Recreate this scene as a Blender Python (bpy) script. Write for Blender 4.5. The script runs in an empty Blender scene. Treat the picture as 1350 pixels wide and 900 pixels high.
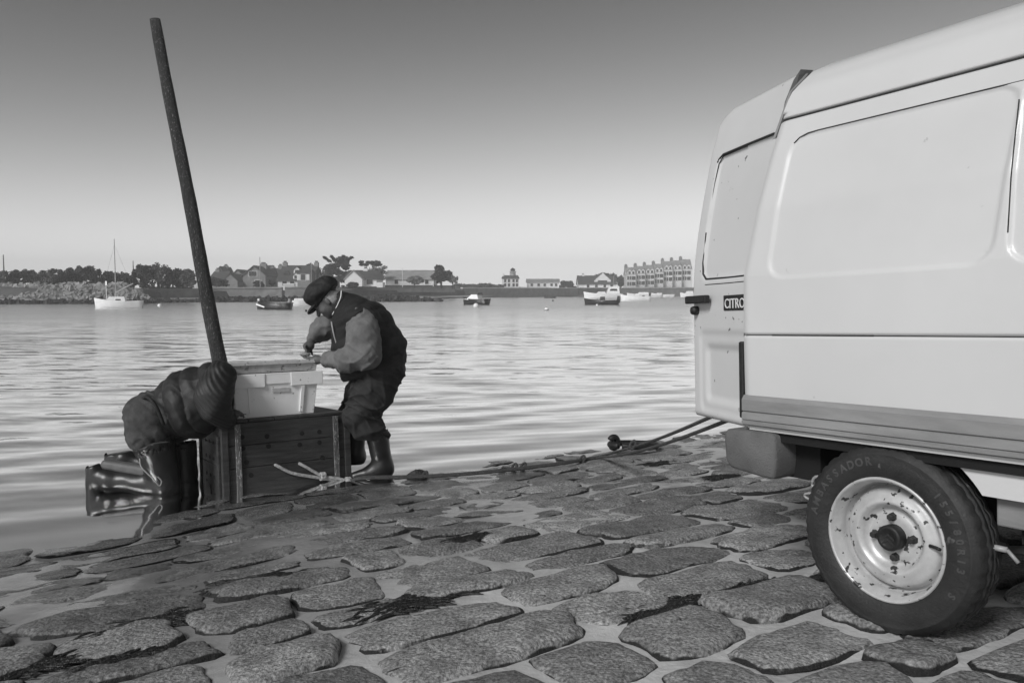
import bpy, bmesh, math, random
import numpy as np
from mathutils import Vector, Matrix
scene = bpy.context.scene
COL = scene.collection

# ------------------------------------------------------------------ camera, sky, sun, exposure
F, CX, CY, HOR = 1050.0, 675.0, 450.0, 386.0
HC = 1.33                                   # eye height above the water (z = 0)
PIT = math.atan((CY - HOR) / F)
cam_d = bpy.data.cameras.new('camera'); cam = bpy.data.objects.new('camera', cam_d); COL.objects.link(cam)
cam_d.sensor_width = 36.0; cam_d.lens = F / 1350.0 * 36.0; cam_d.clip_start = 0.05; cam_d.clip_end = 5000
cam.location = (0, 0, HC); cam.rotation_euler = (math.pi / 2 - PIT, 0, 0)
scene.camera = cam
SUN_EL, SUN_AZ = math.radians(38), math.radians(-142)      # azimuth from +Y towards +X
world = bpy.data.worlds.new('World'); scene.world = world; world.use_nodes = True
wn = world.node_tree.nodes; wl = world.node_tree.links
bg = wn['Background']; sky = wn.new('ShaderNodeTexSky'); sky.sky_type = 'NISHITA'; sky.sun_disc = False
sky.sun_elevation = SUN_EL; sky.sun_rotation = SUN_AZ; sky.air_density = 1.0; sky.dust_density = 0.3; sky.ozone_density = 1.0
tcw = wn.new('ShaderNodeTexCoord'); sx = wn.new('ShaderNodeSeparateXYZ'); wl.new(tcw.outputs['Generated'], sx.inputs[0])
mxz = wn.new('ShaderNodeMath'); mxz.operation = 'MAXIMUM'; mxz.inputs[1].default_value = 0.03; wl.new(sx.outputs[2], mxz.inputs[0])
cx = wn.new('ShaderNodeCombineXYZ'); wl.new(sx.outputs[0], cx.inputs[0]); wl.new(sx.outputs[1], cx.inputs[1]); wl.new(mxz.outputs[0], cx.inputs[2]); wl.new(cx.outputs[0], sky.inputs['Vector'])
sp = wn.new('ShaderNodeSeparateColor'); wl.new(sky.outputs[0], sp.inputs[0])   # red-filtered black and white sky
cb = wn.new('ShaderNodeCombineColor')
pw = wn.new('ShaderNodeMath'); pw.operation = 'POWER'; pw.inputs[1].default_value = 2.4; wl.new(sp.outputs[0], pw.inputs[0])      # film curve of the red-filtered sky
pd = wn.new('ShaderNodeMath'); pd.operation = 'ADD'; pd.inputs[1].default_value = 33.0; wl.new(pw.outputs[0], pd.inputs[0])
dv_ = wn.new('ShaderNodeMath'); dv_.operation = 'DIVIDE'; wl.new(pw.outputs[0], dv_.inputs[0]); wl.new(pd.outputs[0], dv_.inputs[1])
gm = wn.new('ShaderNodeMath'); gm.operation = 'MULTIPLY'; gm.inputs[1].default_value = 8.5; wl.new(dv_.outputs[0], gm.inputs[0])
for k in range(3): wl.new(gm.outputs[0], cb.inputs[k])
wl.new(cb.outputs[0], bg.inputs[0]); bg.inputs[1].default_value = 0.09
sun_d = bpy.data.lights.new('sun', 'SUN'); sun_o = bpy.data.objects.new('sun', sun_d); COL.objects.link(sun_o)
sun_d.energy = 1.5; sun_d.angle = math.radians(16); sun_d.color = (1, 1, 1)
sdir = Vector((math.sin(SUN_AZ) * math.cos(SUN_EL), math.cos(SUN_AZ) * math.cos(SUN_EL), math.sin(SUN_EL)))
sun_o.rotation_euler = (-sdir).to_track_quat('-Z', 'Y').to_euler()
scene.view_settings.view_transform = 'Standard'; scene.view_settings.look = 'None'
scene.view_settings.exposure = 0.85; scene.view_settings.gamma = 1.0
scene.cycles.max_bounces = 6; scene.cycles.transparent_max_bounces = 12

# ------------------------------------------------------------------ geometry of the view
FWD = np.array([0, math.cos(PIT), -math.sin(PIT)]); UPV = np.array([0, math.sin(PIT), math.cos(PIT)])
EYE = np.array([0, 0, HC])
def ray(x, y): return np.array([1., 0, 0]) * (x - CX) / F + UPV * (CY - y) / F + FWD
def aty(x, y, Y):
    r = ray(x, y); return EYE + r * Y / r[1]
def onz(x, y, z=0.0):
    r = ray(x, y); return EYE + r * (z - HC) / r[2]
TH = math.radians(32)
DN = np.array([-math.sin(TH), math.cos(TH), 0]); AC = np.array([math.cos(TH), math.sin(TH), 0])   # down the slip, across it
S, G0 = 0.068, 0.98
def bedz(u, w):
    return HC - G0 - S * u - 0.035 * sst(w, 1.3, 0.2) * sst(u, 3.0, 4.5)   # the slip dips a little towards the box
def sst(x, a, b):
    t = np.clip((x - a) / (b - a), 0, 1); return t * t * (3 - 2 * t)
def slip(u, w, dz=0.0):
    p = DN * u + AC * w; return np.array([p[0], p[1], bedz(u, w) + dz])
def onslip(x, y):
    r = ray(x, y); t = G0 / (-(r[2] + S * (r @ DN))); return EYE + t * r
def proj(p):
    q = np.asarray(p) - EYE; f = q @ FWD
    return (CX + F * q[0] / f, CY - F * (q @ UPV) / f) if f > 0.05 else None
rng = random.Random(7)

# ------------------------------------------------------------------ materials (grey values: a black and white photograph)
def mat(name, v, rough=0.7, var=0.25, vscale=6.0, bump=0.0, bscale=40.0, metal=0.0, spec=0.5, spots=None, coat=0.0, detail=4.0, stretch=None, wet=None, pos=False, grain=None, edge=None):
    m = bpy.data.materials.new(name); m.use_nodes = True
    N, L = m.node_tree.nodes, m.node_tree.links; b = N['Principled BSDF']
    tc = N.new('ShaderNodeTexCoord'); src = tc.outputs['Object']
    if pos: src = N.new('ShaderNodeNewGeometry').outputs['Position']
    if stretch:
        mp = N.new('ShaderNodeMapping'); mp.inputs['Scale'].default_value = stretch; L.new(src, mp.inputs[0]); src = mp.outputs[0]
    n = N.new('ShaderNodeTexNoise'); n.inputs['Scale'].default_value = vscale; n.inputs['Detail'].default_value = 6; n.inputs['Roughness'].default_value = 0.65
    L.new(src, n.inputs['Vector'])
    r = N.new('ShaderNodeValToRGB'); e = r.color_ramp.elements
    lo, hi = max(v * (1 - var), 0.004), min(v * (1 + var), 0.9)
    e[0].position = 0.3; e[1].position = 0.72; e[0].color = (lo, lo, lo, 1); e[1].color = (hi, hi, hi, 1)
    L.new(n.outputs['Fac'], r.inputs['Fac']); colout = r.outputs[0]
    if grain:                                     # (scale, contrast): fine speckle
        ng = N.new('ShaderNodeTexNoise'); ng.inputs['Scale'].default_value = grain[0]; ng.inputs['Detail'].default_value = 3; L.new(src, ng.inputs['Vector'])
        gr = N.new('ShaderNodeMapRange'); gr.inputs['From Min'].default_value = 0.33; gr.inputs['From Max'].default_value = 0.67; gr.inputs['To Min'].default_value = 1 - grain[1]; gr.inputs['To Max'].default_value = 1 + grain[1]; L.new(ng.outputs['Fac'], gr.inputs['Value'])
        gs = N.new('ShaderNodeVectorMath'); gs.operation = 'SCALE'; L.new(colout, gs.inputs[0]); L.new(gr.outputs[0], gs.inputs['Scale']); colout = gs.outputs[0]
    if edge:                                      # each sett has its own tone
        oi = N.new('ShaderNodeObjectInfo'); om = N.new('ShaderNodeMapRange'); om.inputs['To Min'].default_value = 0.7; om.inputs['To Max'].default_value = 1.35; L.new(oi.outputs['Random'], om.inputs['Value'])
        os_ = N.new('ShaderNodeVectorMath'); os_.operation = 'SCALE'; L.new(colout, os_.inputs[0]); L.new(om.outputs[0], os_.inputs['Scale']); colout = os_.outputs[0]
    if edge:                                      # crevice shade painted into the colour up the sett sides (mesh attribute, broken up by noise)
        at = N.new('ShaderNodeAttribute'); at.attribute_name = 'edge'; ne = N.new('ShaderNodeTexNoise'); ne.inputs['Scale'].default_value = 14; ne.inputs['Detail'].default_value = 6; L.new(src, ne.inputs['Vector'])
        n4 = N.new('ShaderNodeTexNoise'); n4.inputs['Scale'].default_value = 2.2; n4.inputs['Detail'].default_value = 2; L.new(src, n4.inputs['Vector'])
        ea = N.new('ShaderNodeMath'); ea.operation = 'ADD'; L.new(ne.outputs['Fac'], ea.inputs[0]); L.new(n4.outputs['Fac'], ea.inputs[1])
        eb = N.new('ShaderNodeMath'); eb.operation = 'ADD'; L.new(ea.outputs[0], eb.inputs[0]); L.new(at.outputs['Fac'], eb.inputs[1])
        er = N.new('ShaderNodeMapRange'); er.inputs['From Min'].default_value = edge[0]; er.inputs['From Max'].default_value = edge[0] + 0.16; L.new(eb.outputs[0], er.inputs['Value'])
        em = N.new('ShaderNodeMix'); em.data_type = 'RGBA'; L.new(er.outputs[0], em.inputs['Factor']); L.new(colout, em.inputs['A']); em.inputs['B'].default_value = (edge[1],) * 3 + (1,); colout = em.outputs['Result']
    if spots:                                     # (scale, threshold, value): rust specks, chips, lichen
        n2 = N.new('ShaderNodeTexNoise'); n2.inputs['Scale'].default_value = spots[0]; n2.inputs['Detail'].default_value = 3
        L.new(src, n2.inputs['Vector'])
        mr = N.new('ShaderNodeMapRange'); mr.inputs['From Min'].default_value = spots[1]; mr.inputs['From Max'].default_value = spots[1] + 0.03
        L.new(n2.outputs['Fac'], mr.inputs['Value'])
        mx = N.new('ShaderNodeMix'); mx.data_type = 'RGBA'; L.new(mr.outputs[0], mx.inputs['Factor']); L.new(colout, mx.inputs['A'])
        mx.inputs['B'].default_value = (spots[2],) * 3 + (1,); colout = mx.outputs['Result']
    L.new(colout, b.inputs['Base Color'])
    b.inputs['Roughness'].default_value = rough; b.inputs['Metallic'].default_value = metal
    b.inputs['Specular IOR Level'].default_value = spec
    if coat: b.inputs['Coat Weight'].default_value = coat; b.inputs['Coat Roughness'].default_value = 0.15
    if bump:
        nb = N.new('ShaderNodeTexNoise'); nb.inputs['Scale'].default_value = bscale; nb.inputs['Detail'].default_value = detail; nb.inputs['Roughness'].default_value = 0.6
        L.new(src, nb.inputs['Vector'])
        bp = N.new('ShaderNodeBump'); bp.inputs['Strength'].default_value = min(bump, 1.0); bp.inputs['Distance'].default_value = 0.02 * max(bump, 0.2)
        L.new(nb.outputs['Fac'], bp.inputs['Height']); L.new(bp.outputs[0], b.inputs['Normal'])
    if wet:                                       # wet near the water: glossier and darker, by position down the slip
        g = N.new('ShaderNodeNewGeometry'); dt = N.new('ShaderNodeVectorMath'); dt.operation = 'DOT_PRODUCT'
        dt.inputs[1].default_value = tuple(DN + wet.get('skew', 0) * AC); L.new(g.outputs['Position'], dt.inputs[0])
        nn = N.new('ShaderNodeTexNoise'); nn.inputs['Scale'].default_value = 1.1; nn.inputs['Detail'].default_value = 5; L.new(g.outputs['Position'], nn.inputs['Vector'])
        ad = N.new('ShaderNodeMath'); ad.operation = 'MULTIPLY_ADD'; ad.inputs[1].default_value = wet.get('amp', 2.2); L.new(nn.outputs['Fac'], ad.inputs[0]); L.new(dt.outputs['Value'], ad.inputs[2])
        mr = N.new('ShaderNodeMapRange'); mr.inputs['From Min'].default_value = wet['a']; mr.inputs['From Max'].default_value = wet['b']; L.new(ad.outputs[0], mr.inputs['Value'])
        rr = N.new('ShaderNodeMapRange'); rr.inputs['To Min'].default_value = rough; rr.inputs['To Max'].default_value = wet['rough']; L.new(mr.outputs[0], rr.inputs['Value'])
        L.new(rr.outputs[0], b.inputs['Roughness'])
        mx = N.new('ShaderNodeMix'); mx.data_type = 'RGBA'; L.new(mr.outputs[0], mx.inputs['Factor']); L.new(colout, mx.inputs['A'])
        mu = N.new('ShaderNodeVectorMath'); mu.operation = 'SCALE'; mu.inputs['Scale'].default_value = wet.get('dark', 0.5); L.new(colout, mu.inputs[0])
        L.new(mu.outputs[0], mx.inputs['B']); L.new(mx.outputs['Result'], b.inputs['Base Color'])
        if bump:
            bs = N.new('ShaderNodeMapRange'); bs.inputs['To Min'].default_value = min(bump, 1.0); bs.inputs['To Max'].default_value = wet.get('bump', 0.25)
            L.new(mr.outputs[0], bs.inputs['Value']); L.new(bs.outputs[0], bp.inputs['Strength'])
    return m

M = {}
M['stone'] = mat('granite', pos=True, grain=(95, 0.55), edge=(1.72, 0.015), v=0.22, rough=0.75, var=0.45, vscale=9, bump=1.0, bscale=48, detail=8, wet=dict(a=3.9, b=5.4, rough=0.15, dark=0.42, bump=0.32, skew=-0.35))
M['bed'] = mat('silt', pos=True, v=0.5, rough=0.42, var=0.3, vscale=4, bump=0.6, bscale=30, detail=6, wet=dict(a=2.9, b=4.6, rough=0.10, dark=0.36, bump=0.14, skew=-0.42))
M['weed'] = mat('seaweed', 0.02, 0.35, 0.4, 20, 0.8, 60)
M['wood'] = mat('wood_dark', 0.032, 0.6, 0.65, 3, 0.5, 12, stretch=(1.2, 1.2, 14))
M['woodpale'] = mat('wood_batten', 0.11, 0.65, 0.7, 4, 0.6, 20, stretch=(6, 6, 1.5), spots=(30, 0.6, 0.42))
M['pole'] = mat('pole_wood', 0.028, 0.75, 0.6, 5, 0.9, 30, stretch=(8, 8, 1.0), spots=(40, 0.64, 0.3))
M['plastic'] = mat('white_plastic', 0.85, 0.42, 0.08, 5, 0.12, 60, spots=(26, 0.68, 0.3))
M['plasticgrey'] = mat('grey_plastic', 0.5, 0.5, 0.3, 9, 0.2, 60, spots=(30, 0.62, 0.22))
M['paint'] = mat('van_paint', 0.60, 0.38, 0.05, 1.3, 0.05, 300, coat=0.25, spots=(38, 0.76, 0.45))
M['doorpaint'] = mat('door_paint', 0.60, 0.4, 0.06, 1.3, 0.05, 300, coat=0.2, spots=(30, 0.705, 0.12))
M['clad'] = mat('cladding', 0.24, 0.6, 0.22, 3, 0.2, 120, stretch=(1, 1, 6))
M['black'] = mat('black_rubber', 0.012, 0.55, 0.4, 20, 0.3, 80)
M['seam'] = mat('seam_dark', 0.03, 0.8, 0.6, 30)  # dirt and sealant in seams, also the dark lines along panel edges
M['tyre'] = mat('tyre_rubber', 0.022, 0.62, 0.35, 14, 0.35, 90, spots=(16, 0.68, 0.1))
M['tyretext'] = mat('tyre_lettering', 0.06, 0.6, 0.2, 30)
M['rim'] = mat('rim_paint', 0.52, 0.4, 0.18, 12, 0.15, 60, metal=0.25, spots=(34, 0.615, 0.05))
M['rimdark'] = mat('rim_steel', 0.16, 0.5, 0.4, 12, metal=0.4)
M['under'] = mat('underbody', 0.006, 0.9, 0.4, 10)
M['bumper'] = mat('bumper_plastic', 0.12, 0.75, 0.25, 8, 0.5, 150)
M['glass'] = mat('glass_dark', 0.02, 0.08, 0.2, 3)
M['vest'] = mat('vest_cloth', 0.008, 0.8, 0.4, 14, 0.35, 60)
M['vest2'] = mat('quilted_vest', 0.012, 0.6, 0.4, 10, 0.3, 60)
M['shirt'] = mat('sleeve_cloth', 0.13, 0.85, 0.3, 12, 0.4, 70)
M['jeans'] = mat('denim', 0.018, 0.85, 0.45, 14, 0.4, 70)
M['jeanspale'] = mat('worn_denim', 0.042, 0.85, 0.45, 16, 0.4, 70)
M['boot'] = mat('boot_rubber', 0.012, 0.36, 0.5, 8, 0.25, 40)
M['sole'] = mat('boot_sole', 0.02, 0.7, 0.4, 20)
M['skin'] = mat('skin', 0.085, 0.55, 0.25, 25, 0.25, 60)
M['cap'] = mat('cap_cloth', 0.011, 0.75, 0.5, 20, 0.5, 50)
M['rope'] = mat('rope', 0.42, 0.8, 0.5, 60, 0.9, 120)
M['ropewet'] = mat('rope_wet', 0.06, 0.5, 0.6, 60, 0.9, 120)
M['hair'] = mat('grey_hair', 0.3, 0.8, 0.3, 60)
M['white'] = mat('white_paint', 0.75, 0.5, 0.08, 3)
M['boatdark'] = mat('dark_hull', 0.02, 0.4, 0.3, 3)
M['metal'] = mat('metal_pole', 0.3, 0.4, 0.2, 10)
M['leafdark'] = mat('foliage_dark', 0.035, 0.8, 0.5, 0.7)
M['leafmid'] = mat('foliage_grey', 0.10, 0.8, 0.5, 0.7)
M['leafpale'] = mat('foliage_pale', 0.25, 0.8, 0.4, 0.7)
M['bark'] = mat('bark', 0.05, 0.9, 0.4, 5)
M['grass'] = mat('bank_grass', 0.09, 0.9, 0.5, 0.25, 0.6, 3)
M['sand'] = mat('beach_sand', 0.42, 0.9, 0.25, 0.3)
M['weedrock'] = mat('weed_rock', 0.025, 0.7, 0.6, 0.6)
M['boulder'] = mat('boulder', 0.24, 0.85, 0.55, 0.5)
M['seawall'] = mat('seawall_stone', 0.20, 0.85, 0.4, 0.6, 0.5, 4)
M['plaster'] = mat('white_plaster', 0.72, 0.7, 0.08, 0.6)
M['stonewall'] = mat('house_stone', 0.22, 0.85, 0.3, 0.8)
M['palewall'] = mat('pale_wall', 0.66, 0.8, 0.15, 0.6)
M['slate'] = mat('slate', 0.07, 0.6, 0.3, 0.8)
M['slatepale'] = mat('slate_pale', 0.3, 0.6, 0.3, 0.8)
M['pane'] = mat('window_pane', 0.03, 0.15, 0.2, 2)
M['shutter'] = mat('shutter_white', 0.7, 0.6, 0.05, 2)

# ------------------------------------------------------------------ mesh helpers
def root_loc(o):
    v = Vector((0, 0, 0))
    while o is not None: v += o.location; o = o.parent
    return np.array(v)
def tag(o, label=None, cat=None, group=None, kind=None):
    if label: o['label'] = label
    if cat: o['category'] = cat
    if group: o['group'] = group
    if kind: o['kind'] = kind
    return o
def thing(name, loc, label, cat, group=None):
    o = bpy.data.objects.new(name, None); o.location = tuple(float(x) for x in loc); o.empty_display_size = 0.2
    COL.objects.link(o); return tag(o, label, cat, group)
def mesh_obj(name, me, m, parent=None, loc=(0, 0, 0)):
    o = bpy.data.objects.new(name, me); o.location = loc; COL.objects.link(o)
    if parent is not None: o.parent = parent
    if m is not None and not me.materials: me.materials.append(m)
    return o
def copy_tree(o, parent=None):
    c = o.copy(); COL.objects.link(c); c.parent = parent
    for ch in list(o.children): copy_tree(ch, c)
    return c
class MB:
    def __init__(s): s.v = []; s.f = []
    def add(s, vs, fs):
        n = len(s.v); s.v += [tuple(float(c) for c in v) for v in vs]; s.f += [tuple(i + n for i in f) for f in fs]; return s
    def box(s, o, ex, ey, ez):                    # o = corner, three edge vectors
        o, ex, ey, ez = [np.asarray(q, float) for q in (o, ex, ey, ez)]
        vs = [o, o + ex, o + ex + ey, o + ey, o + ez, o + ex + ez, o + ex + ey + ez, o + ey + ez]
        if np.dot(np.cross(ex, ey), ez) > 0: fs = [(0, 3, 2, 1), (4, 5, 6, 7), (0, 1, 5, 4), (1, 2, 6, 5), (2, 3, 7, 6), (3, 0, 4, 7)]
        else: fs = [(0, 1, 2, 3), (4, 7, 6, 5), (0, 4, 5, 1), (1, 5, 6, 2), (2, 6, 7, 3), (3, 7, 4, 0)]
        return s.add(vs, fs)
    def ab(s, lo, hi):
        lo = np.asarray(lo, float); hi = np.asarray(hi, float); d = hi - lo
        return s.box(lo, (d[0], 0, 0), (0, d[1], 0), (0, 0, d[2]))
    def tube(s, pts, rad, n=8, cap=True):
        pts = [np.asarray(p, float) for p in pts]; k = len(pts)
        if not hasattr(rad, '__len__'): rad = [rad] * k
        t0 = pts[1] - pts[0]; a = np.array([0, 0, 1.]) if abs(t0[2]) < 0.9 * np.linalg.norm(t0) else np.array([1., 0, 0])
        x = np.cross(t0, a); x /= np.linalg.norm(x); vs = []
        for i in range(k):
            t = pts[min(i + 1, k - 1)] - pts[max(i - 1, 0)]; t /= np.linalg.norm(t) + 1e-12
            x = x - t * (x @ t); x /= np.linalg.norm(x); y = np.cross(t, x)
            for j in range(n):
                q = 2 * math.pi * j / n; vs.append(pts[i] + rad[i] * (x * math.cos(q) + y * math.sin(q)))
        fs = [(i * n + j, i * n + (j + 1) % n, (i + 1) * n + (j + 1) % n, (i + 1) * n + j) for i in range(k - 1) for j in range(n)]
        if cap: fs += [tuple(range(n))[::-1], tuple((k - 1) * n + j for j in range(n))]
        return s.add(vs, fs)
    def lathe(s, prof, o, ax, n=32, closed=False):   # prof (r, h) about axis ax through o
        o = np.asarray(o, float); ax = np.asarray(ax, float); ax = ax / np.linalg.norm(ax)
        a = np.array([0, 0, 1.]) if abs(ax[2]) < 0.9 else np.array([1., 0, 0]); x = np.cross(ax, a); x /= np.linalg.norm(x); y = np.cross(ax, x)
        vs = [o + ax * h + r * (x * math.cos(2 * math.pi * j / n) + y * math.sin(2 * math.pi * j / n)) for r, h in prof for j in range(n)]
        k = len(prof); fs = [(i * n + j, i * n + (j + 1) % n, (i + 1) * n + (j + 1) % n, (i + 1) * n + j) for i in range(k - 1) for j in range(n)]
        if closed: fs += [((k - 1) * n + j, (k - 1) * n + (j + 1) % n, (j + 1) % n, j) for j in range(n)]
        return s.add(vs, fs)
    def prism(s, poly, ext):                       # planar polygon (3-D points) extruded by vector ext
        poly = [np.asarray(p, float) for p in poly]; e = np.asarray(ext, float); n = len(poly)
        return s.add(poly + [p + e for p in poly], [tuple(range(n))[::-1], tuple(range(n, 2 * n))] + [(i, (i + 1) % n, n + (i + 1) % n, n + i) for i in range(n)])
    def ball(s, c, r, n=10, m=6):
        r = np.asarray(r if hasattr(r, '__len__') else (r,) * 3, float); c = np.asarray(c, float)
        vs = [c + r * np.array((math.sin(math.pi * i / m) * math.cos(2 * math.pi * j / n), math.sin(math.pi * i / m) * math.sin(2 * math.pi * j / n), math.cos(math.pi * i / m))) for i in range(m + 1) for j in range(n)]
        fs = [(i * n + j, (i + 1) * n + j, (i + 1) * n + (j + 1) % n, i * n + (j + 1) % n) for i in range(m) for j in range(n)]
        return s.add(vs, fs)
    def build(s, name, m, parent=None, smooth=False, bevel=0.0, weld=False, loc=None, solid=0.0):
        off = root_loc(parent) if parent is not None else (np.asarray(loc, float) if loc is not None else np.zeros(3))
        me = bpy.data.meshes.new(name); me.from_pydata((np.array(s.v, float) - off).tolist(), [], s.f)
        bm = bmesh.new(); bm.from_mesh(me)
        if weld or bevel: bmesh.ops.remove_doubles(bm, verts=bm.verts, dist=1e-5)
        bmesh.ops.recalc_face_normals(bm, faces=bm.faces)
        if bevel: bmesh.ops.bevel(bm, geom=list(bm.edges), offset=bevel, segments=2, profile=0.5, affect='EDGES', clamp_overlap=True)
        bm.to_mesh(me); bm.free()
        if smooth: me.polygons.foreach_set('use_smooth', [True] * len(me.polygons))
        o = mesh_obj(name, me, m, parent)
        if parent is None and loc is not None: o.location = tuple(float(c) for c in loc)
        if solid:
            md = o.modifiers.new('solid', 'SOLIDIFY'); md.thickness = solid; md.offset = 0
        return o
def spline(pts, n):
    pts = [np.asarray(p, float) for p in pts]; P = [2 * pts[0] - pts[1]] + pts + [2 * pts[-1] - pts[-2]]; out = []
    for i in range(1, len(P) - 2):
        for k in range(n):
            t = k / n; a, b, c, d = P[i - 1:i + 3]
            out.append(0.5 * (2 * b + (c - a) * t + (2 * a - 5 * b + 4 * c - d) * t * t + (3 * b - a - 3 * c + d) * t ** 3))
    return out + [pts[-1]]
def sm(x, a, b):
    t = np.clip((x - a) / (b - a), 0, 1); return t * t * (3 - 2 * t)

# implicit surfaces for bodies and clothes
def surface_net(fn, lo, hi, h):
    lo = np.asarray(lo, float); n = np.ceil((np.asarray(hi) - lo) / h).astype(int) + 1
    B = 4; n = ((n + B - 1) // B) * B; nb = n // B                  # coarse blocks first, fine samples only near the surface
    cg = np.stack(np.meshgrid(*[lo[i] + h * (np.arange(nb[i]) * B + (B - 1) / 2) for i in range(3)], indexing='ij'), -1)
    CV = fn(cg.reshape(-1, 3)).reshape(nb); near_ = np.abs(CV) < h * B * 1.5 + 0.03
    up3 = lambda a: a.repeat(B, 0).repeat(B, 1).repeat(B, 2)
    V = up3(CV); msk = up3(near_); ii = np.argwhere(msk); V[msk] = fn(lo + h * ii); ins = V < 0
    nc = n - 1; acc = np.zeros(tuple(nc) + (3,)); cnt = np.zeros(tuple(nc))
    cor = [(i, j, k) for i in (0, 1) for j in (0, 1) for k in (0, 1)]
    sl = lambda c: tuple(slice(c[i], c[i] + nc[i]) for i in range(3))
    for a in range(8):
        for b in range(a + 1, 8):
            ca, cbb = cor[a], cor[b]
            if sum(abs(ca[i] - cbb[i]) for i in range(3)) != 1: continue
            va, vb = V[sl(ca)], V[sl(cbb)]; cr = (va < 0) != (vb < 0)
            t = np.where(cr, va / np.where(cr, va - vb, 1), 0)
            for i in range(3): acc[..., i] += np.where(cr, ca[i] + t * (cbb[i] - ca[i]), 0)
            cnt += cr
    act = cnt > 0; idx = -np.ones(tuple(nc), int); idx[act] = np.arange(act.sum())
    ijk = np.argwhere(act); verts = lo + h * (ijk + acc[act] / cnt[act][:, None]); faces = []
    for ax in range(3):
        o1, o2 = (ax + 1) % 3, (ax + 2) % 3
        s0 = [slice(1, n[i] - 1) for i in range(3)]; s0[ax] = slice(0, n[ax] - 1); s1 = list(s0); s1[ax] = slice(1, n[ax])
        A, B = ins[tuple(s0)], ins[tuple(s1)]; e = np.argwhere(A != B)
        if not len(e): continue
        flip = B[tuple(e.T)]; base = e.copy()
        for i in (o1, o2): base[:, i] += 1
        def cid(d1, d2):
            q = base.copy(); q[:, o1] -= d1; q[:, o2] -= d2; return idx[tuple(q.T)]
        q = np.stack([cid(0, 0), cid(1, 0), cid(1, 1), cid(0, 1)], 1); q[flip] = q[flip][:, ::-1]; faces.append(q)
    return verts, np.concatenate(faces)
def net_obj(name, fn, lo, hi, h, m, parent, smooth_it=2):
    v, f = surface_net(fn, lo, hi, h); off = root_loc(parent)
    me = bpy.data.meshes.new(name); me.from_pydata((v - off).tolist(), [], f.tolist())
    bm = bmesh.new(); bm.from_mesh(me)
    for _ in range(smooth_it): bmesh.ops.smooth_vert(bm, verts=bm.verts, factor=0.5, use_axis_x=True, use_axis_y=True, use_axis_z=True)
    bmesh.ops.recalc_face_normals(bm, faces=bm.faces); bm.to_mesh(me); bm.free()
    me.polygons.foreach_set('use_smooth', [True] * len(me.polygons))
    return mesh_obj(name, me, m, parent)
def cone(p, a, b, ra, rb, ky=1.0):
    a = np.asarray(a); b = np.asarray(b); q = p - a; d = b - a
    t = np.clip(q @ d / (d @ d + 1e-12), 0, 1); e = q - t[:, None] * d
    if ky != 1.0: e = e * np.array([1, 1 / ky, 1])
    return np.sqrt((e * e).sum(1)) - (ra + (rb - ra) * t)
def smin(a, b, k):
    h = np.clip(0.5 + 0.5 * (b - a) / k, 0, 1); return b + (a - b) * h - k * h * (1 - h)
def chain(p, pts, k=0.03):                         # pts: (point, radius[, ky])
    d = None
    for i in range(len(pts) - 1):
        c = cone(p, pts[i][0], pts[i + 1][0], pts[i][1], pts[i + 1][1], pts[i][2] if len(pts[i]) > 2 else 1.0)
        d = c if d is None else smin(d, c, k)
    return d
def ell(p, c, r, R=None):
    q = p - np.asarray(c)
    if R is not None: q = q @ R
    r = np.asarray(r); k0 = np.sqrt(((q / r) ** 2).sum(1)); k1 = np.sqrt(((q / r ** 2) ** 2).sum(1)) + 1e-9
    return k0 * (k0 - 1) / k1
def half(p, o, n): n = np.asarray(n, float); n = n / np.linalg.norm(n); return (p - np.asarray(o)) @ n
def fold(p, f, seed=0.0):
    x, y, z = p[:, 0] * f, p[:, 1] * f, p[:, 2] * f
    a = np.sin(x * 1.3 + 2.1 * np.sin(z * 0.8 + seed) + seed) + np.sin(z * 1.7 + 1.7 * np.sin(y * 1.1 + x * 0.7 + seed * 2)) + np.sin(y * 1.5 + z * 0.9 + 1.5 * np.sin(x * 1.2))
    return a / 3
def bounds(pts, pad):
    q = np.array([np.asarray(p[0]) for p in pts]); return q.min(0) - pad, q.max(0) + pad
def text_mesh(txt, size, extrude=0.0, align='CENTER', bold=0.0):
    cu = bpy.data.curves.new('lettering', 'FONT'); cu.body = txt; cu.size = size; cu.extrude = extrude; cu.align_x = align; cu.align_y = 'CENTER'; cu.resolution_u = 3; cu.offset = bold
    o = bpy.data.objects.new('lettering', cu); COL.objects.link(o)
    dg = bpy.context.evaluated_depsgraph_get(); me = bpy.data.meshes.new_from_object(o.evaluated_get(dg))
    vs = [np.array(v.co) for v in me.vertices]; fs = [tuple(p.vertices) for p in me.polygons]
    bpy.data.objects.remove(o); bpy.data.curves.remove(cu); bpy.data.meshes.remove(me); return vs, fs
# ------------------------------------------------------------------ slipway: silt bed and granite setts
def vnoise(x, y, s=0.0):
    return (np.sin(x * 1.7 + 1.3 * np.sin(y * 1.1 + s) + s) + np.sin(y * 2.1 + 1.6 * np.sin(x * 0.9 - s)) + 0.5 * np.sin(x * 4.3 + y * 3.1 + s * 3) + 0.4 * np.sin(y * 6.7 - x * 5.2 + s)) / 2.9
us = np.concatenate([np.arange(-9, 0.4, 0.4), np.arange(0.4, 7.5, 0.045), np.arange(7.5, 31, 0.8)])
ws = np.concatenate([np.arange(-22, -2.5, 0.8), np.arange(-2.5, 8.0, 0.05), np.arange(8.0, 24, 0.8)])
U, W = np.meshgrid(us, ws, indexing='ij')
Z = HC - G0 - S * U - 0.035 * sst(W, 1.3, 0.2) * sst(U, 3.0, 4.5) + 0.010 * vnoise(U * 2.2, W * 2.6) + 0.004 * vnoise(U * 11, W * 9, 2.0)
P = U[..., None] * DN + W[..., None] * AC; P[..., 2] = Z
nu, nw = U.shape; I = np.arange(nu * nw).reshape(nu, nw)
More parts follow.
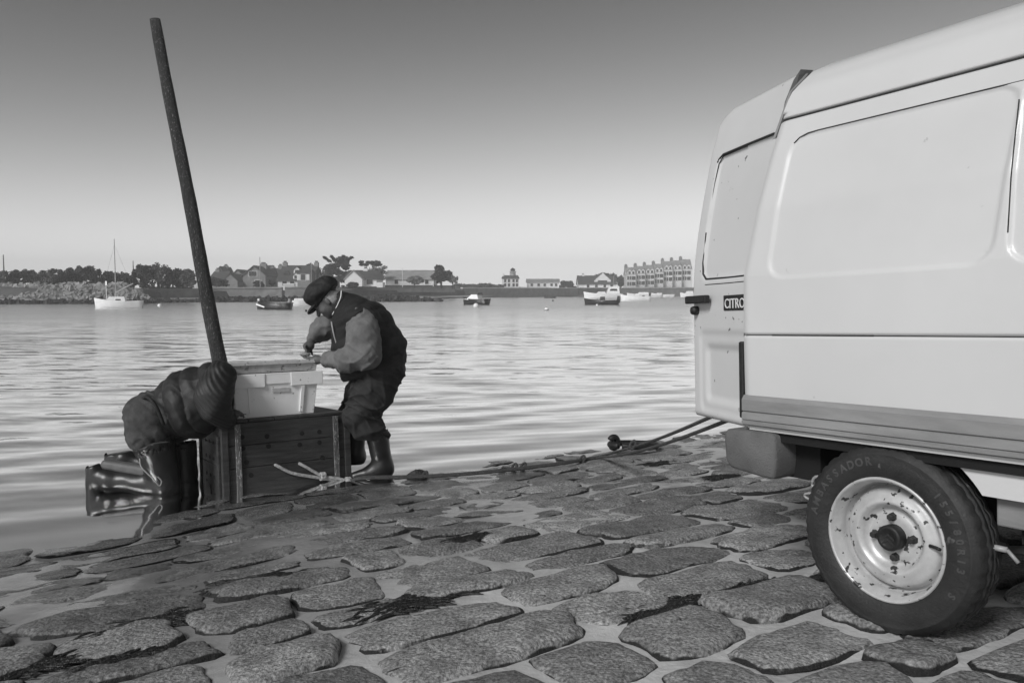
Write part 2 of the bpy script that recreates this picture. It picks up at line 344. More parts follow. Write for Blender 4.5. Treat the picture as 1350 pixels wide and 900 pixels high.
fc = np.stack([I[:-1, :-1], I[:-1, 1:], I[1:, 1:], I[1:, :-1]], -1).reshape(-1, 4)
me = bpy.data.meshes.new('slipway'); me.from_pydata(P.reshape(-1, 3).tolist(), [], fc[:, ::-1].tolist())
me.polygons.foreach_set('use_smooth', [True] * len(me.polygons))
slipway = tag(mesh_obj('slipway', me, M['bed']), kind='structure')
slipway['label'] = 'wet stone slipway sloping down into the bay'

srng = random.Random(21); stones = []
u = -2.0
while u < 7.4:
    dep = srng.uniform(0.19, 0.36); w = -5.0 + srng.uniform(0, 0.4)
    while w < 11:
        ln = srng.uniform(0.24, 0.66) * (0.8 + dep)
        stones.append((u + dep / 2, w + ln / 2, dep, ln)); w += ln
    u += dep
sdat = []
for (u0, w0, dep, ln) in stones:
    uc = u0 + 0.09 * math.sin(w0 * 0.6) + 0.03 * math.sin(w0 * 2.3 + u0)
    gap = srng.uniform(0.008, 0.024); hu, hw = dep / 2 - gap, ln / 2 - gap
    hgt = srng.uniform(0.010, 0.036) * float(1 - 0.5 * sst(uc, 2.2, 3.8)) * (0.6 if w0 < 2.7 and uc > 4.5 else 0.45 if w0 < 0.9 and uc > 3.4 else 1.0); n = 28; ex = srng.uniform(3.5, 7.0); sd = srng.uniform(0, 60)
    sk = srng.uniform(-0.18, 0.18); tu, tw = srng.uniform(-0.04, 0.04), srng.uniform(-0.03, 0.03)
    q = 2 * math.pi * np.arange(n) / n; c, s_ = np.cos(q), np.sin(q)
    rr = (np.abs(c) ** ex + np.abs(s_) ** ex) ** (-1 / ex) * (1 + 0.05 * np.sin(2 * q + sd) + 0.05 * np.sin(3 * q + sd * 1.7) + 0.03 * np.sin(7 * q + sd * 2.3) + 0.02 * np.sin(11 * q + sd * 3.1))
    SC = np.array([[1.04], [1.0], [0.96], [0.87], [0.62], [0.3]]); ZZ = np.array([[-0.6], [0.12], [0.6], [0.88], [0.98], [1.0]])
    a_ = hu * (rr * s_) * SC; b_ = hw * (rr * c) * SC + sk * a_; uu, ww = uc + a_, w0 + b_
    dz = hgt * ZZ + np.where(ZZ > 0, 0.008 * vnoise(uu * 9, ww * 9, sd) + 0.004 * vnoise(uu * 27, ww * 25, sd), 0) + (tu * a_ + tw * b_) * 1.4
    vs = (uu[..., None] * DN + ww[..., None] * AC); vs[..., 2] = bedz(uu, ww) + dz; vs = list(vs.reshape(-1, 3))
    fs = [(i * n + j, i * n + (j + 1) % n, (i + 1) * n + (j + 1) % n, (i + 1) * n + j) for i in range(5) for j in range(n)] + [tuple(5 * n + j for j in range(n))]
    p = proj(slip(uc, w0)); area = 0
    if p and -60 < p[0] < 1400 and 560 < p[1] < 980:
        dd = np.linalg.norm(slip(uc, w0) - EYE); area = ln * dep / dd ** 3
        if p[0] > 1120 and p[1] < 830: area *= 0.05
    crev_shade = [e_ for e_ in (1.0, 0.9, 0.5, 0.22, 0.0, 0.0) for _ in range(n)]  # painted crevice shade per ring, strongest at the foot of the sett
    sdat.append((area, vs, fs, slip(uc, w0), crev_shade))
sdat.sort(key=lambda t: -t[0])
rest = MB(); rmi = []
for i, (ar, vs, fs, c, crev_shade) in enumerate(sdat):
    if i < 300 and ar > 0:
        me = bpy.data.meshes.new('stone'); me.from_pydata([tuple(v - c) for v in vs], [], fs)
        me.polygons.foreach_set('use_smooth', [True] * len(me.polygons))
        me.attributes.new('edge', 'FLOAT', 'POINT').data.foreach_set('value', crev_shade)
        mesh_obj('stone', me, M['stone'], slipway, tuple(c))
    else: rest.add(vs, fs); rmi += crev_shade
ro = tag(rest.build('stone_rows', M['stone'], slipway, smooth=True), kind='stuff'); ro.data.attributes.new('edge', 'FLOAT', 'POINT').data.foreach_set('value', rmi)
# ------------------------------------------------------------------ water and sea bed
def water_mat():
    m = bpy.data.materials.new('sea_water'); m.use_nodes = True; N, L = m.node_tree.nodes, m.node_tree.links
    for n in list(N): N.remove(n)
    out = N.new('ShaderNodeOutputMaterial'); g = N.new('ShaderNodeNewGeometry')
    # ripples die out in the shallows along the slip
    dt = N.new('ShaderNodeVectorMath'); dt.operation = 'DOT_PRODUCT'; dt.inputs[1].default_value = tuple(DN); L.new(g.outputs['Position'], dt.inputs[0])
    def nvec(scale, sx, sy, det, rg=0.6):
        mp = N.new('ShaderNodeMapping'); mp.inputs['Scale'].default_value = (sx, sy, 1); mp.inputs['Rotation'].default_value = (0, 0, math.radians(8)); L.new(g.outputs['Position'], mp.inputs[0])
        n = N.new('ShaderNodeTexNoise'); n.inputs['Scale'].default_value = scale; n.inputs['Detail'].default_value = det; n.inputs['Roughness'].default_value = rg; L.new(mp.outputs[0], n.inputs['Vector'])
        sb_ = N.new('ShaderNodeVectorMath'); sb_.operation = 'SUBTRACT'; sb_.inputs[1].default_value = (0.5, 0.5, 0.5); L.new(n.outputs['Color'], sb_.inputs[0]); return sb_.outputs[0]
    n1, n2 = nvec(1.6, 0.5, 1.5, 5, 0.62), nvec(0.16, 0.35, 1.5, 5, 0.6)
    mr = N.new('ShaderNodeMapRange'); mr.inputs['From Min'].default_value = 5.3; mr.inputs['From Max'].default_value = 10.0; mr.inputs['To Min'].default_value = 0.055; mr.inputs['To Max'].default_value = 0.34; L.new(dt.outputs['Value'], mr.inputs['Value'])
    m3 = N.new('ShaderNodeMapRange'); m3.inputs['From Min'].default_value = 12.0; m3.inputs['From Max'].default_value = 60.0; m3.inputs['To Min'].default_value = 0.0; m3.inputs['To Max'].default_value = 0.30; L.new(dt.outputs['Value'], m3.inputs['Value'])
    v1 = N.new('ShaderNodeVectorMath'); v1.operation = 'SCALE'; L.new(n1, v1.inputs[0]); L.new(mr.outputs[0], v1.inputs['Scale'])
    v2 = N.new('ShaderNodeVectorMath'); v2.operation = 'SCALE'; L.new(n2, v2.inputs[0]); L.new(m3.outputs[0], v2.inputs['Scale'])
    va = N.new('ShaderNodeVectorMath'); va.operation = 'ADD'; L.new(v1.outputs[0], va.inputs[0]); L.new(v2.outputs[0], va.inputs[1])
    fl = N.new('ShaderNodeVectorMath'); fl.operation = 'MULTIPLY'; fl.inputs[1].default_value = (1, 1, 0); L.new(va.outputs[0], fl.inputs[0])
    vb_ = N.new('ShaderNodeVectorMath'); vb_.operation = 'ADD'; L.new(fl.outputs[0], vb_.inputs[0]); L.new(g.outputs['Normal'], vb_.inputs[1])
    bp = N.new('ShaderNodeVectorMath'); bp.operation = 'NORMALIZE'; L.new(vb_.outputs[0], bp.inputs[0])
    fr = N.new('ShaderNodeFresnel'); fr.inputs['IOR'].default_value = 1.34; L.new(bp.outputs[0], fr.inputs['Normal'])
    gl = N.new('ShaderNodeBsdfGlossy'); gl.inputs['Roughness'].default_value = 0.06; gl.inputs['Color'].default_value = (1, 1, 1, 1); L.new(bp.outputs[0], gl.inputs['Normal'])
    rg_ = N.new('ShaderNodeMapRange'); rg_.inputs['From Min'].default_value = 8.0; rg_.inputs['From Max'].default_value = 60.0; rg_.inputs['To Min'].default_value = 0.06; rg_.inputs['To Max'].default_value = 0.25; L.new(dt.outputs['Value'], rg_.inputs['Value']); L.new(rg_.outputs[0], gl.inputs['Roughness'])   # unresolved wavelets
    tr = N.new('ShaderNodeBsdfTransparent'); tr.inputs['Color'].default_value = (0.8, 0.8, 0.8, 1)
    df = N.new('ShaderNodeBsdfDiffuse'); df.inputs['Color'].default_value = (0.46, 0.46, 0.46, 1)                # silt in the deeper water
    tb = N.new('ShaderNodeMapRange'); tb.inputs['From Min'].default_value = 5.6; tb.inputs['From Max'].default_value = 13.0; tb.inputs['To Min'].default_value = 0.22; tb.inputs['To Max'].default_value = 0.85; L.new(dt.outputs['Value'], tb.inputs['Value'])
    m2 = N.new('ShaderNodeMixShader'); L.new(tb.outputs[0], m2.inputs[0]); L.new(tr.outputs[0], m2.inputs[1]); L.new(df.outputs[0], m2.inputs[2]); tr = m2
    mx = N.new('ShaderNodeMixShader'); L.new(fr.outputs[0], mx.inputs[0]); L.new(tr.outputs[0], mx.inputs[1]); L.new(gl.outputs[0], mx.inputs[2]); L.new(mx.outputs[0], out.inputs['Surface'])
    return m
M['water'] = water_mat()
g1 = lambda a, n, r: [a * r ** i for i in range(n)]
us = np.concatenate([np.arange(4.0, 9.0, 0.045), 9 + np.cumsum(g1(0.06, 44, 1.18))]); us[-1] = 1600
wp = np.cumsum(g1(0.12, 44, 1.18)); ws = np.concatenate([-7 - wp[::-1], np.arange(-7, 10, 0.09), 10 + wp]); ws[0] = -1600; ws[-1] = 1600
U, W = np.meshgrid(us, ws, indexing='ij')
fade = sm(U, 4.9, 5.6) * (1 - sm(U, 7.5, 11)) * (1 - sm(np.abs(W - 1.5), 6, 8.5))
ph = U * 8.5 + 1.4 * vnoise(U * 0.6, W * 0.9) + 0.6 * W * 0.3
Z = fade * (0.007 * np.sin(ph) * (0.5 + 0.5 * vnoise(U * 0.7, W * 0.8, 3.0)) + 0.003 * vnoise(U * 7, W * 3.0, 1.0))
P = U[..., None] * DN + W[..., None] * AC; P[..., 2] = Z
nu, nw = U.shape; I = np.arange(nu * nw).reshape(nu, nw)
fc = np.stack([I[:-1, :-1], I[:-1, 1:], I[1:, 1:], I[1:, :-1]], -1).reshape(-1, 4)
me = bpy.data.meshes.new('water'); me.from_pydata(P.reshape(-1, 3).tolist(), [], fc[:, ::-1].tolist())
me.polygons.foreach_set('use_smooth', [True] * len(me.polygons))
tag(mesh_obj('water', me, M['water']), 'grey rippled water of the bay', kind='structure')
M['seabed'] = mat('seabed_mud', pos=True, v=0.2, rough=0.9, var=0.2, vscale=0.5)
b = MB(); q = np.array([DN * 29 - AC * 1600, DN * 29 + AC * 1600, DN * 1600 + AC * 1600, DN * 1600 - AC * 1600]); q[:, 2] = bedz(29, 5) - 0.05
b.add(q, [(0, 1, 2, 3)]); tag(b.build('seabed', M['seabed']), 'muddy sea bed under the bay', kind='structure')
# ------------------------------------------------------------------ white van backed down the slip
VR = ray(-13, 435); VR = VR / np.linalg.norm(VR)                 # towards the rear of the van
VL = np.cross(VR, [0, 0, 1.]); VL = VL / np.linalg.norm(VL)      # across the van, away from the visible side
VN = np.cross(VL, VR)
WC = aty(1162, 712, 2.47)                                        # outer face of the rear wheel
def V(a, b, c): return WC + a * VR + b * VL + c * VN
vb = V(-1.4, 0.8, -0.3)
van = thing('van', vb, 'white panel van with open rear door and dirty grey side strip', 'van')
pc = np.array([0.30, 0.42, 0.645, 0.86, 1.10, 1.30, 1.40, 1.425, 1.44, 1.52, 1.60])
pb = np.array([0.012, 0.0, -0.004, 0.0, 0.030, 0.075, 0.105, 0.113, 0.117, 0.140, 0.215])
def side_b(c): return np.interp(c, pc, pb)
def rr_sdf(a, c, a0, a1, c0, c1, r):
    qx = np.abs(a - (a0 + a1) / 2) - (a1 - a0) / 2 + r; qy = np.abs(c - (c0 + c1) / 2) - (c1 - c0) / 2 + r
    return np.minimum(np.maximum(qx, qy), 0) + np.sqrt(np.maximum(qx, 0) ** 2 + np.maximum(qy, 0) ** 2) - r
def side_disp(a, c):
    sl_ = a + 0.10 * np.clip(c - 0.86, 0, 1)                     # the panel edge leans with the body
    d = 0.008 * (1 - sm(rr_sdf(sl_, c, -0.335, 0.433, 0.845, 1.352, 0.07), -0.014, 0.006))
    d = d + 0.010 * (1 - sm(rr_sdf(a, c, -1.24, -0.372, 0.845, 1.352, 0.06), -0.012, 0.004))
    d = d + 0.006 * np.exp(-((c - 0.645) / 0.005) ** 2) + 0.012 * np.exp(-((c - 1.425) / 0.006) ** 2)
    return d
def rear_a(c): return np.interp(c, [0.3, 0.86, 1.42, 1.54, 1.66], [0.545, 0.545, 0.455, 0.42, 0.36])
cn = np.unique(np.round(np.concatenate([np.arange(0.30, 1.45, 0.0125), np.arange(0.625, 0.665, 0.0025), np.arange(1.40, 1.45, 0.0025), np.arange(0.83, 0.88, 0.004), np.arange(1.325, 1.37, 0.004), [1.46, 1.48, 1.50, 1.525, 1.55, 1.575, 1.60]]), 4))
near = [(side_b(c), c) for c in cn]
roof = [(0.30, 1.64), (0.42, 1.662), (0.6, 1.676), (0.8, 1.68), (1.0, 1.676), (1.18, 1.662), (1.30, 1.64)]
fco = np.array([1.60, 1.52, 1.44, 1.425, 1.40, 1.3, 1.1, 0.86, 0.645, 0.42, 0.30])
far_ = [(1.6 - side_b(c), c) for c in fco]
prof = near + roof + far_; nn_ = len(near)
fr = np.unique(np.round(np.concatenate([np.linspace(0, 1, 150), np.linspace(0, 0.09, 24), np.linspace(0.44, 0.52, 24)]), 5))
A1 = -1.32; verts = []
for t in fr:
    for i, (b_, c_) in enumerate(prof):
        a_ = rear_a(c_) * (1 - t) + A1 * t
        dd = float(side_disp(np.float64(a_), np.float64(c_))) if i < nn_ else 0.0
        if i < nn_ and c_ < 1.45 and t < 0.02: dd += 0.012 * (1 - t / 0.02) ** 2     # rounded rear corner
        verts.append(V(a_, b_ + dd, c_))
k = len(prof); faces = [(i * k + j, i * k + j + 1, (i + 1) * k + j + 1, (i + 1) * k + j) for i in range(len(fr) - 1) for j in range(k - 1)]
faces.append(tuple((len(fr) - 1) * k + j for j in range(k)))
b = MB().add(verts, faces); body = b.build('body', M['paint'], van, smooth=True)
# inner skin with the rear rim
b = MB(); ins_ = []
sel = list(range(0, nn_, 8)) + list(range(nn_, k))
for (da, inset) in ((0.0, 0.0), (0.004, 0.03), (-0.03, 0.05), (-1.80, 0.05)):
    for i in sel:
        b_, c_ = prof[i]; cx, cy = 0.8, 0.9; dx, dy = cx - b_, cy - c_; ll = math.hypot(dx, dy)
        ins_.append(V(rear_a(c_) + da, b_ + dx / ll * inset + (0.012 if i < nn_ and inset == 0 else 0), c_ + dy / ll * inset))
ks = len(sel); b.add(ins_, [(i * ks + j, i * ks + j + 1, (i + 1) * ks + j + 1, (i + 1) * ks + j) for i in range(3) for j in range(ks - 1)])
b.build('inner_lining', M['rimdark'], van, smooth=False)
MB().box(V(0.5, 0.02, 0.262), -1.80 * VR, 1.56 * VL, 0.036 * VN).build('cargo_floor', M['under'], van)
# dark seams and drip rail
def strip(name, pts, r, m=M['seam'], par=van): return MB().tube(pts, r, 6).build(name, m, par, smooth=True)
strip('roof_seam', [V(a, side_b(1.425) + 0.008, 1.425) for a in np.linspace(rear_a(1.425) - 0.01, A1, 12)], 0.0035)
for a0, a1, r in ((0.53, 0.40, 0.0016), (0.41, 0.02, 0.0026), (0.03, -1.3, 0.0017)):
    strip('crease_line', [V(a, side_b(0.645) + 0.004, 0.645) for a in np.linspace(a0, a1, 8)], r)
tp = [V(0.33 + 0.034 * math.cos(q), 0, 1.32 + 0.034 * math.sin(q)) for q in np.linspace(math.pi * 0.35, math.pi * 0.5, 4)]
strip('panel_edge', [V(a, side_b(c) + 0.0015, c) for a, c in [(0.372, 1.325), (0.352, 1.342), (0.32, 1.351)] + [(a, 1.353) for a in np.linspace(0.28, -1.18, 14)]], 0.0022)  # dark line along the top edge of the pressed panels
strip('panel_edge', [V(a, side_b(c) + 0.0008, c) for a, c in [(-0.372 - 0.10 * 0, c) for c in np.linspace(1.30, 0.93, 6)]], 0.0018)
# grey side strip
cl = [(-0.004, 0.424), (-0.016, 0.408), (-0.016, 0.368), (-0.008, 0.364), (-0.016, 0.360), (-0.018, 0.336), (-0.012, 0.333), (-0.018, 0.330), (-0.017, 0.318), (-0.004, 0.313), (0.02, 0.313), (0.02, 0.424)]
MB().prism([V(0.538, q[0], q[1]) for q in cl], -1.85 * VR).build('side_strip', M['clad'], van)
MB().box(V(0.52, 0.004, 0.297), -1.83 * VR, 0.02 * VL, 0.0135 * VN).build('sill_lip', M['paint'], van)
MB().prism([V(0.538, 1.6 - q[0], q[1]) for q in cl], -1.85 * VR).build('side_strip', M['clad'], van)
# sill in front of the rear wheel, inner sill, underbody
arc = [(-0.345 * math.cos(q), 0.345 * math.sin(q)) for q in np.linspace(math.radians(33), math.radians(60), 9)]
MB().prism([V(a, 0.035, c) for a, c in arc + [(-1.32, 0.299), (-1.32, 0.188)]], 0.03 * VL).build('sill_panel', M['paint'], van)
MB().prism([V(a, 1.535, c) for a, c in arc + [(-1.32, 0.299), (-1.32, 0.188)]], 0.03 * VL).build('sill_panel', M['paint'], van)
MB().box(V(-0.31, 0.07, 0.10), -1.0 * VR, 0.03 * VL, 0.084 * VN).build('inner_sill', M['clad'], van, bevel=0.006)
b = MB()
b.box(V(0.53, 0.10, 0.125), -0.24 * VR, 1.40 * VL, 0.135 * VN)
b.box(V(0.28, 0.25, 0.06), -0.62 * VR, 0.03 * VL, 0.20 * VN); b.box(V(0.28, 1.32, 0.06), -0.62 * VR, 0.03 * VL, 0.20 * VN)
b.box(V(-0.36, 0.11, 0.05), -0.95 * VR, 1.38 * VL, 0.20 * VN); b.build('underbody', M['under'], van)
MB().tube([V(0, 0.15, 0), V(0, 1.45, 0)], 0.04, 10).build('axle', M['under'], van, smooth=True)
MB().tube([V(-0.33, 0.09, 0.03), V(-0.30, 0.09, 0.03), V(-0.285, 0.09, 0.028)], 0.009, 8).tube([V(-0.33, 0.09, 0.03), V(-0.36, 0.09, 0.0)], 0.006, 6).build('bracket', M['metal'], van, smooth=True)
ring = [V(0.285 + 0.024 * math.cos(q), 0.08, 0.118 + 0.03 * math.sin(q)) for q in np.linspace(0, 2 * math.pi, 17)]
MB().tube(ring, 0.006, 6).tube([V(0.30 + 0.035 * math.cos(q), 0.07, 0.075 + 0.012 * math.sin(q)) for q in np.linspace(0, 2 * math.pi, 13)], 0.005, 6).build('tow_eye', M['metal'], van, smooth=True)
# bumper
bp_ = [(0.615, 0.292), (0.63, 0.27), (0.622, 0.17), (0.60, 0.145), (0.44, 0.128), (0.40, 0.13), (0.39, 0.20), (0.395, 0.288), (0.42, 0.295)]
bo = MB().prism([V(a, -0.015, c) for a, c in bp_], 0.22 * VL).build('bumper_corner', M['bumper'], van, bevel=0.034, smooth=True)
MB().prism([V(a, 1.395, c) for a, c in bp_], 0.22 * VL).build('bumper_corner', M['bumper'], van, bevel=0.034, smooth=True)
MB().box(V(0.56, 0.18, 0.16), 0.05 * VR, 1.24 * VL, 0.11 * VN).build('bumper_beam', M['bumper'], van, bevel=0.012)
for bb in (0.004, 1.526):
    MB().box(V(0.547, bb, 0.335), 0.022 * VR, 0.07 * VL, 0.285 * VN).build('tail_light', M['black'], van, bevel=0.006)
# pillar end that the open door uncovers
MB().prism([V(rear_a(c) + 0.004, b_, c) for b_, c in [(0.10, 1.36), (0.125, 1.43), (0.145, 1.53), (0.20, 1.595), (0.205, 1.55), (0.18, 1.46), (0.155, 1.40)]], 0.01 * VR).build('pillar_flange', M['clad'], van)
MB().ball(V(rear_a(1.47) + 0.018, 0.152, 1.462), 0.008).build('flange_bolt', M['black'], van, smooth=True)

# rear door, swung open
PHI = math.radians(70)
DD = VL * math.cos(PHI) + VR * math.sin(PHI); DNRM = VR * math.cos(PHI) - VL * math.sin(PHI); DH = V(0.50, 0.09, 0)
def dn(c): return -0.10 * float(sm(np.float64(c), 0.80, 1.9)) * 1.6
def D(p, c, n=0.0): return DH + p * DD + c * VN + (n + dn(c)) * DNRM
DW = 0.625
def d_disp(p, c):
    w = -0.014 * (1 - sm(rr_sdf(p, c, 0.06, 0.535, 0.875, 1.41, 0.045), -0.012, 0.004))
    w2 = -0.012 * (1 - sm(rr_sdf(p, c, 0.06, 0.52, 0.345, 0.60, 0.04), -0.03, 0.004))
    w3 = -0.006 * (1 - sm(rr_sdf(p, c, 0.03, 0.56, 0.30, 0.655, 0.04), -0.02, 0.006))
    return w + w2 + w3
ps = np.linspace(0, DW, 64); cs = np.linspace(0.275, 1.625, 124); vs = []
for face in (0, 1):
    for p in ps:
        for c in cs:
            top = 1.625 - 0.035 * max(0, (p - 0.50) / 0.125) ** 2 * 1.6
            cc = 0.275 + (c - 0.275) * (top - 0.275) / 1.35
            e = min(p, DW - p, cc - 0.275, top - cc); rnd = 0.014 * (1 - min(1, e / 0.02)) ** 2
            n = float(d_disp(np.float64(p), np.float64(cc))) - rnd if face == 0 else -0.045
            if face == 0 and cc > 1.43: n -= 0.22 * (cc - 1.43) ** 1.0 * (0.5)
            vs.append(D(p, cc, n))
n1, n2 = len(ps), len(cs); off = n1 * n2; fs = []
for i in range(n1 - 1):
    for j in range(n2 - 1):
        q = (i * n2 + j, (i + 1) * n2 + j, (i + 1) * n2 + j + 1, i * n2 + j + 1); fs.append(q); fs.append(tuple(x + off for x in q[::-1]))
edge = [i * n2 for i in range(n1)] + [(n1 - 1) * n2 + j for j in range(1, n2)] + [i * n2 + n2 - 1 for i in range(n1 - 2, -1, -1)] + [j for j in range(n2 - 2, 0, -1)]
for i in range(len(edge)): a_, b_ = edge[i], edge[(i + 1) % len(edge)]; fs.append((a_, a_ + off, b_ + off, b_))
door = MB().add(vs, fs).build('rear_door', M['doorpaint'], van, smooth=True)
MB().prism([D(p, c, -0.046) for p, c in [(0.035, 1.345), (0.052, 1.44), (0.046, 1.52), (0.008, 1.59), (-0.030, 1.618), (-0.012, 1.55), (-0.006, 1.46), (-0.006, 1.36)]], 0.052 * DNRM).build('corner_gusset', M['bumper'], door)
MB().ball(D(0.026, 1.47, 0.011), (0.007, 0.007, 0.007)).build('gusset_bolt', M['black'], door, smooth=True)
def dtube(name, pc_, r, m=M['black']): return MB().tube([D(p, c, n) for p, c, n in pc_], r, 6).build(name, m, door, smooth=True)
dtube('window_seal', [(0.055, 1.27, -0.004), (0.056, 1.36, -0.004), (0.07, 1.40, -0.004), (0.10, 1.412, -0.004), (0.30, 1.414, -0.004), (0.50, 1.414, -0.004), (0.532, 1.40, -0.004), (0.54, 1.385, -0.004)], 0.006)
dtube('window_seal', [(0.30, 1.407, -0.004), (0.50, 1.407, -0.004), (0.53, 1.38, -0.004), (0.535, 1.30, -0.004), (0.537, 1.1, -0.004)], 0.0024)
dtube('window_seal', [(0.538, 1.08, -0.004), (0.538, 0.95, -0.004), (0.53, 0.90, -0.004), (0.50, 0.876, -0.004), (0.30, 0.872, -0.004), (0.06, 0.872, -0.004)], 0.0045)
dtube('window_seal', [(0.50, 0.852, 0.0), (0.30, 0.85, 0.0), (0.04, 0.85, 0.0)], 0.002)
MB().box(D(0.43, 0.772, 0.012), 0.19 * DD, 0.028 * DNRM, 0.034 * VN).build('door_handle', M['black'], door, bevel=0.006)
MB().lathe([(0.0, 0.03), (0.016, 0.028), (0.02, 0.018), (0.02, -0.005)], D(0.575, 0.742, 0.0), DNRM, 14).build('door_lock', M['black'], door, smooth=True)
MB().box(D(0.07, 0.738, -0.002), 0.262 * DD, 0.006 * DNRM, 0.062 * VN).build('badge', M['black'], door, bevel=0.002)
tv, tf = text_mesh('CITRO\u00cbN', 0.056, 0.0012)
MB().add([D(0.201, 0.764, 0.0062) - DD * v[0] * 0.98 + VN * v[1] * 1.0 + DNRM * v[2] for v in tv], tf).build('lettering', M['white'], door)
for cc in (0.45, 1.1):
    MB().tube([D(-0.012, cc, -0.02), D(-0.012, cc + 0.09, -0.02)], 0.012, 8).build('hinge', M['paint'], door, smooth=True)
# the other rear door stays shut
MB().box(V(0.545, 0.80, 0.29), -0.04 * VR, 0.74 * VL, 0.56 * VN).prism([V(0.545, 0.80, 0.852), V(0.545, 1.54, 0.852), V(0.46, 1.45, 1.42), V(0.43, 1.30, 1.53), V(0.42, 0.80, 1.56)], -0.04 * VR).build('closed_rear_door', M['paint'], van)
# cab (in front of the cargo body)
far2 = [(-2.74 - 0.36 * math.cos(q), 0.08 + 0.36 * math.sin(q)) for q in np.linspace(math.pi, 0, 13)]
cabp = [(-1.325, 0.05), (-1.325, 1.30), (-1.50, 1.29), (-1.80, 1.22), (-2.28, 0.74), (-2.8, 0.66), (-3.28, 0.55), (-3.36, 0.45), (-3.36, 0.08), (-3.12, 0.08)] + far2[::-1] + [(-2.35, 0.05)]
MB().prism([V(a, 0.03, c) for a, c in cabp], 1.54 * VL).build('cab', M['paint'], van, bevel=0.012)
for bb in (0.027, 1.568):
    MB().prism([V(a, bb, c) for a, c in [(-1.42, 0.74), (-1.42, 1.16), (-1.78, 1.14), (-2.16, 0.76)]], 0.006 * VL).build('side_window', M['glass'], van)
n_ = np.array([-0.48, -0.48]); wb = V(-1.84, 0.14, 1.185)
MB().box(V(-1.85, 0.13, 1.176) , V(-2.25, 0.13, 0.776) - V(-1.85, 0.13, 1.176), 1.34 * VL, 0.006 * VN - 0.006 * VR).build('windscreen', M['glass'], van)
MB().box(V(-3.365, 0.05, 0.06), -0.09 * VR, 1.50 * VL, 0.16 * VN).build('front_bumper', M['bumper'], van, bevel=0.02)
for bb in (0.10, 1.26): MB().box(V(-3.363, bb, 0.30), -0.02 * VR, 0.24 * VL, 0.13 * VN).build('headlight', M['glass'], van, bevel=0.008)
MB().box(V(-3.363, 0.38, 0.28), -0.012 * VR, 0.84 * VL, 0.15 * VN).build('grille', M['black'], van, bevel=0.005)
MB().tube([V(-1.95, 0.03, 0.82), V(-1.95, -0.1, 0.85)], 0.012, 6).box(V(-1.93, -0.20, 0.78), -0.05 * VR, 0.14 * VL, 0.16 * VN).build('wing_mirror', M['black'], van, bevel=0.01)

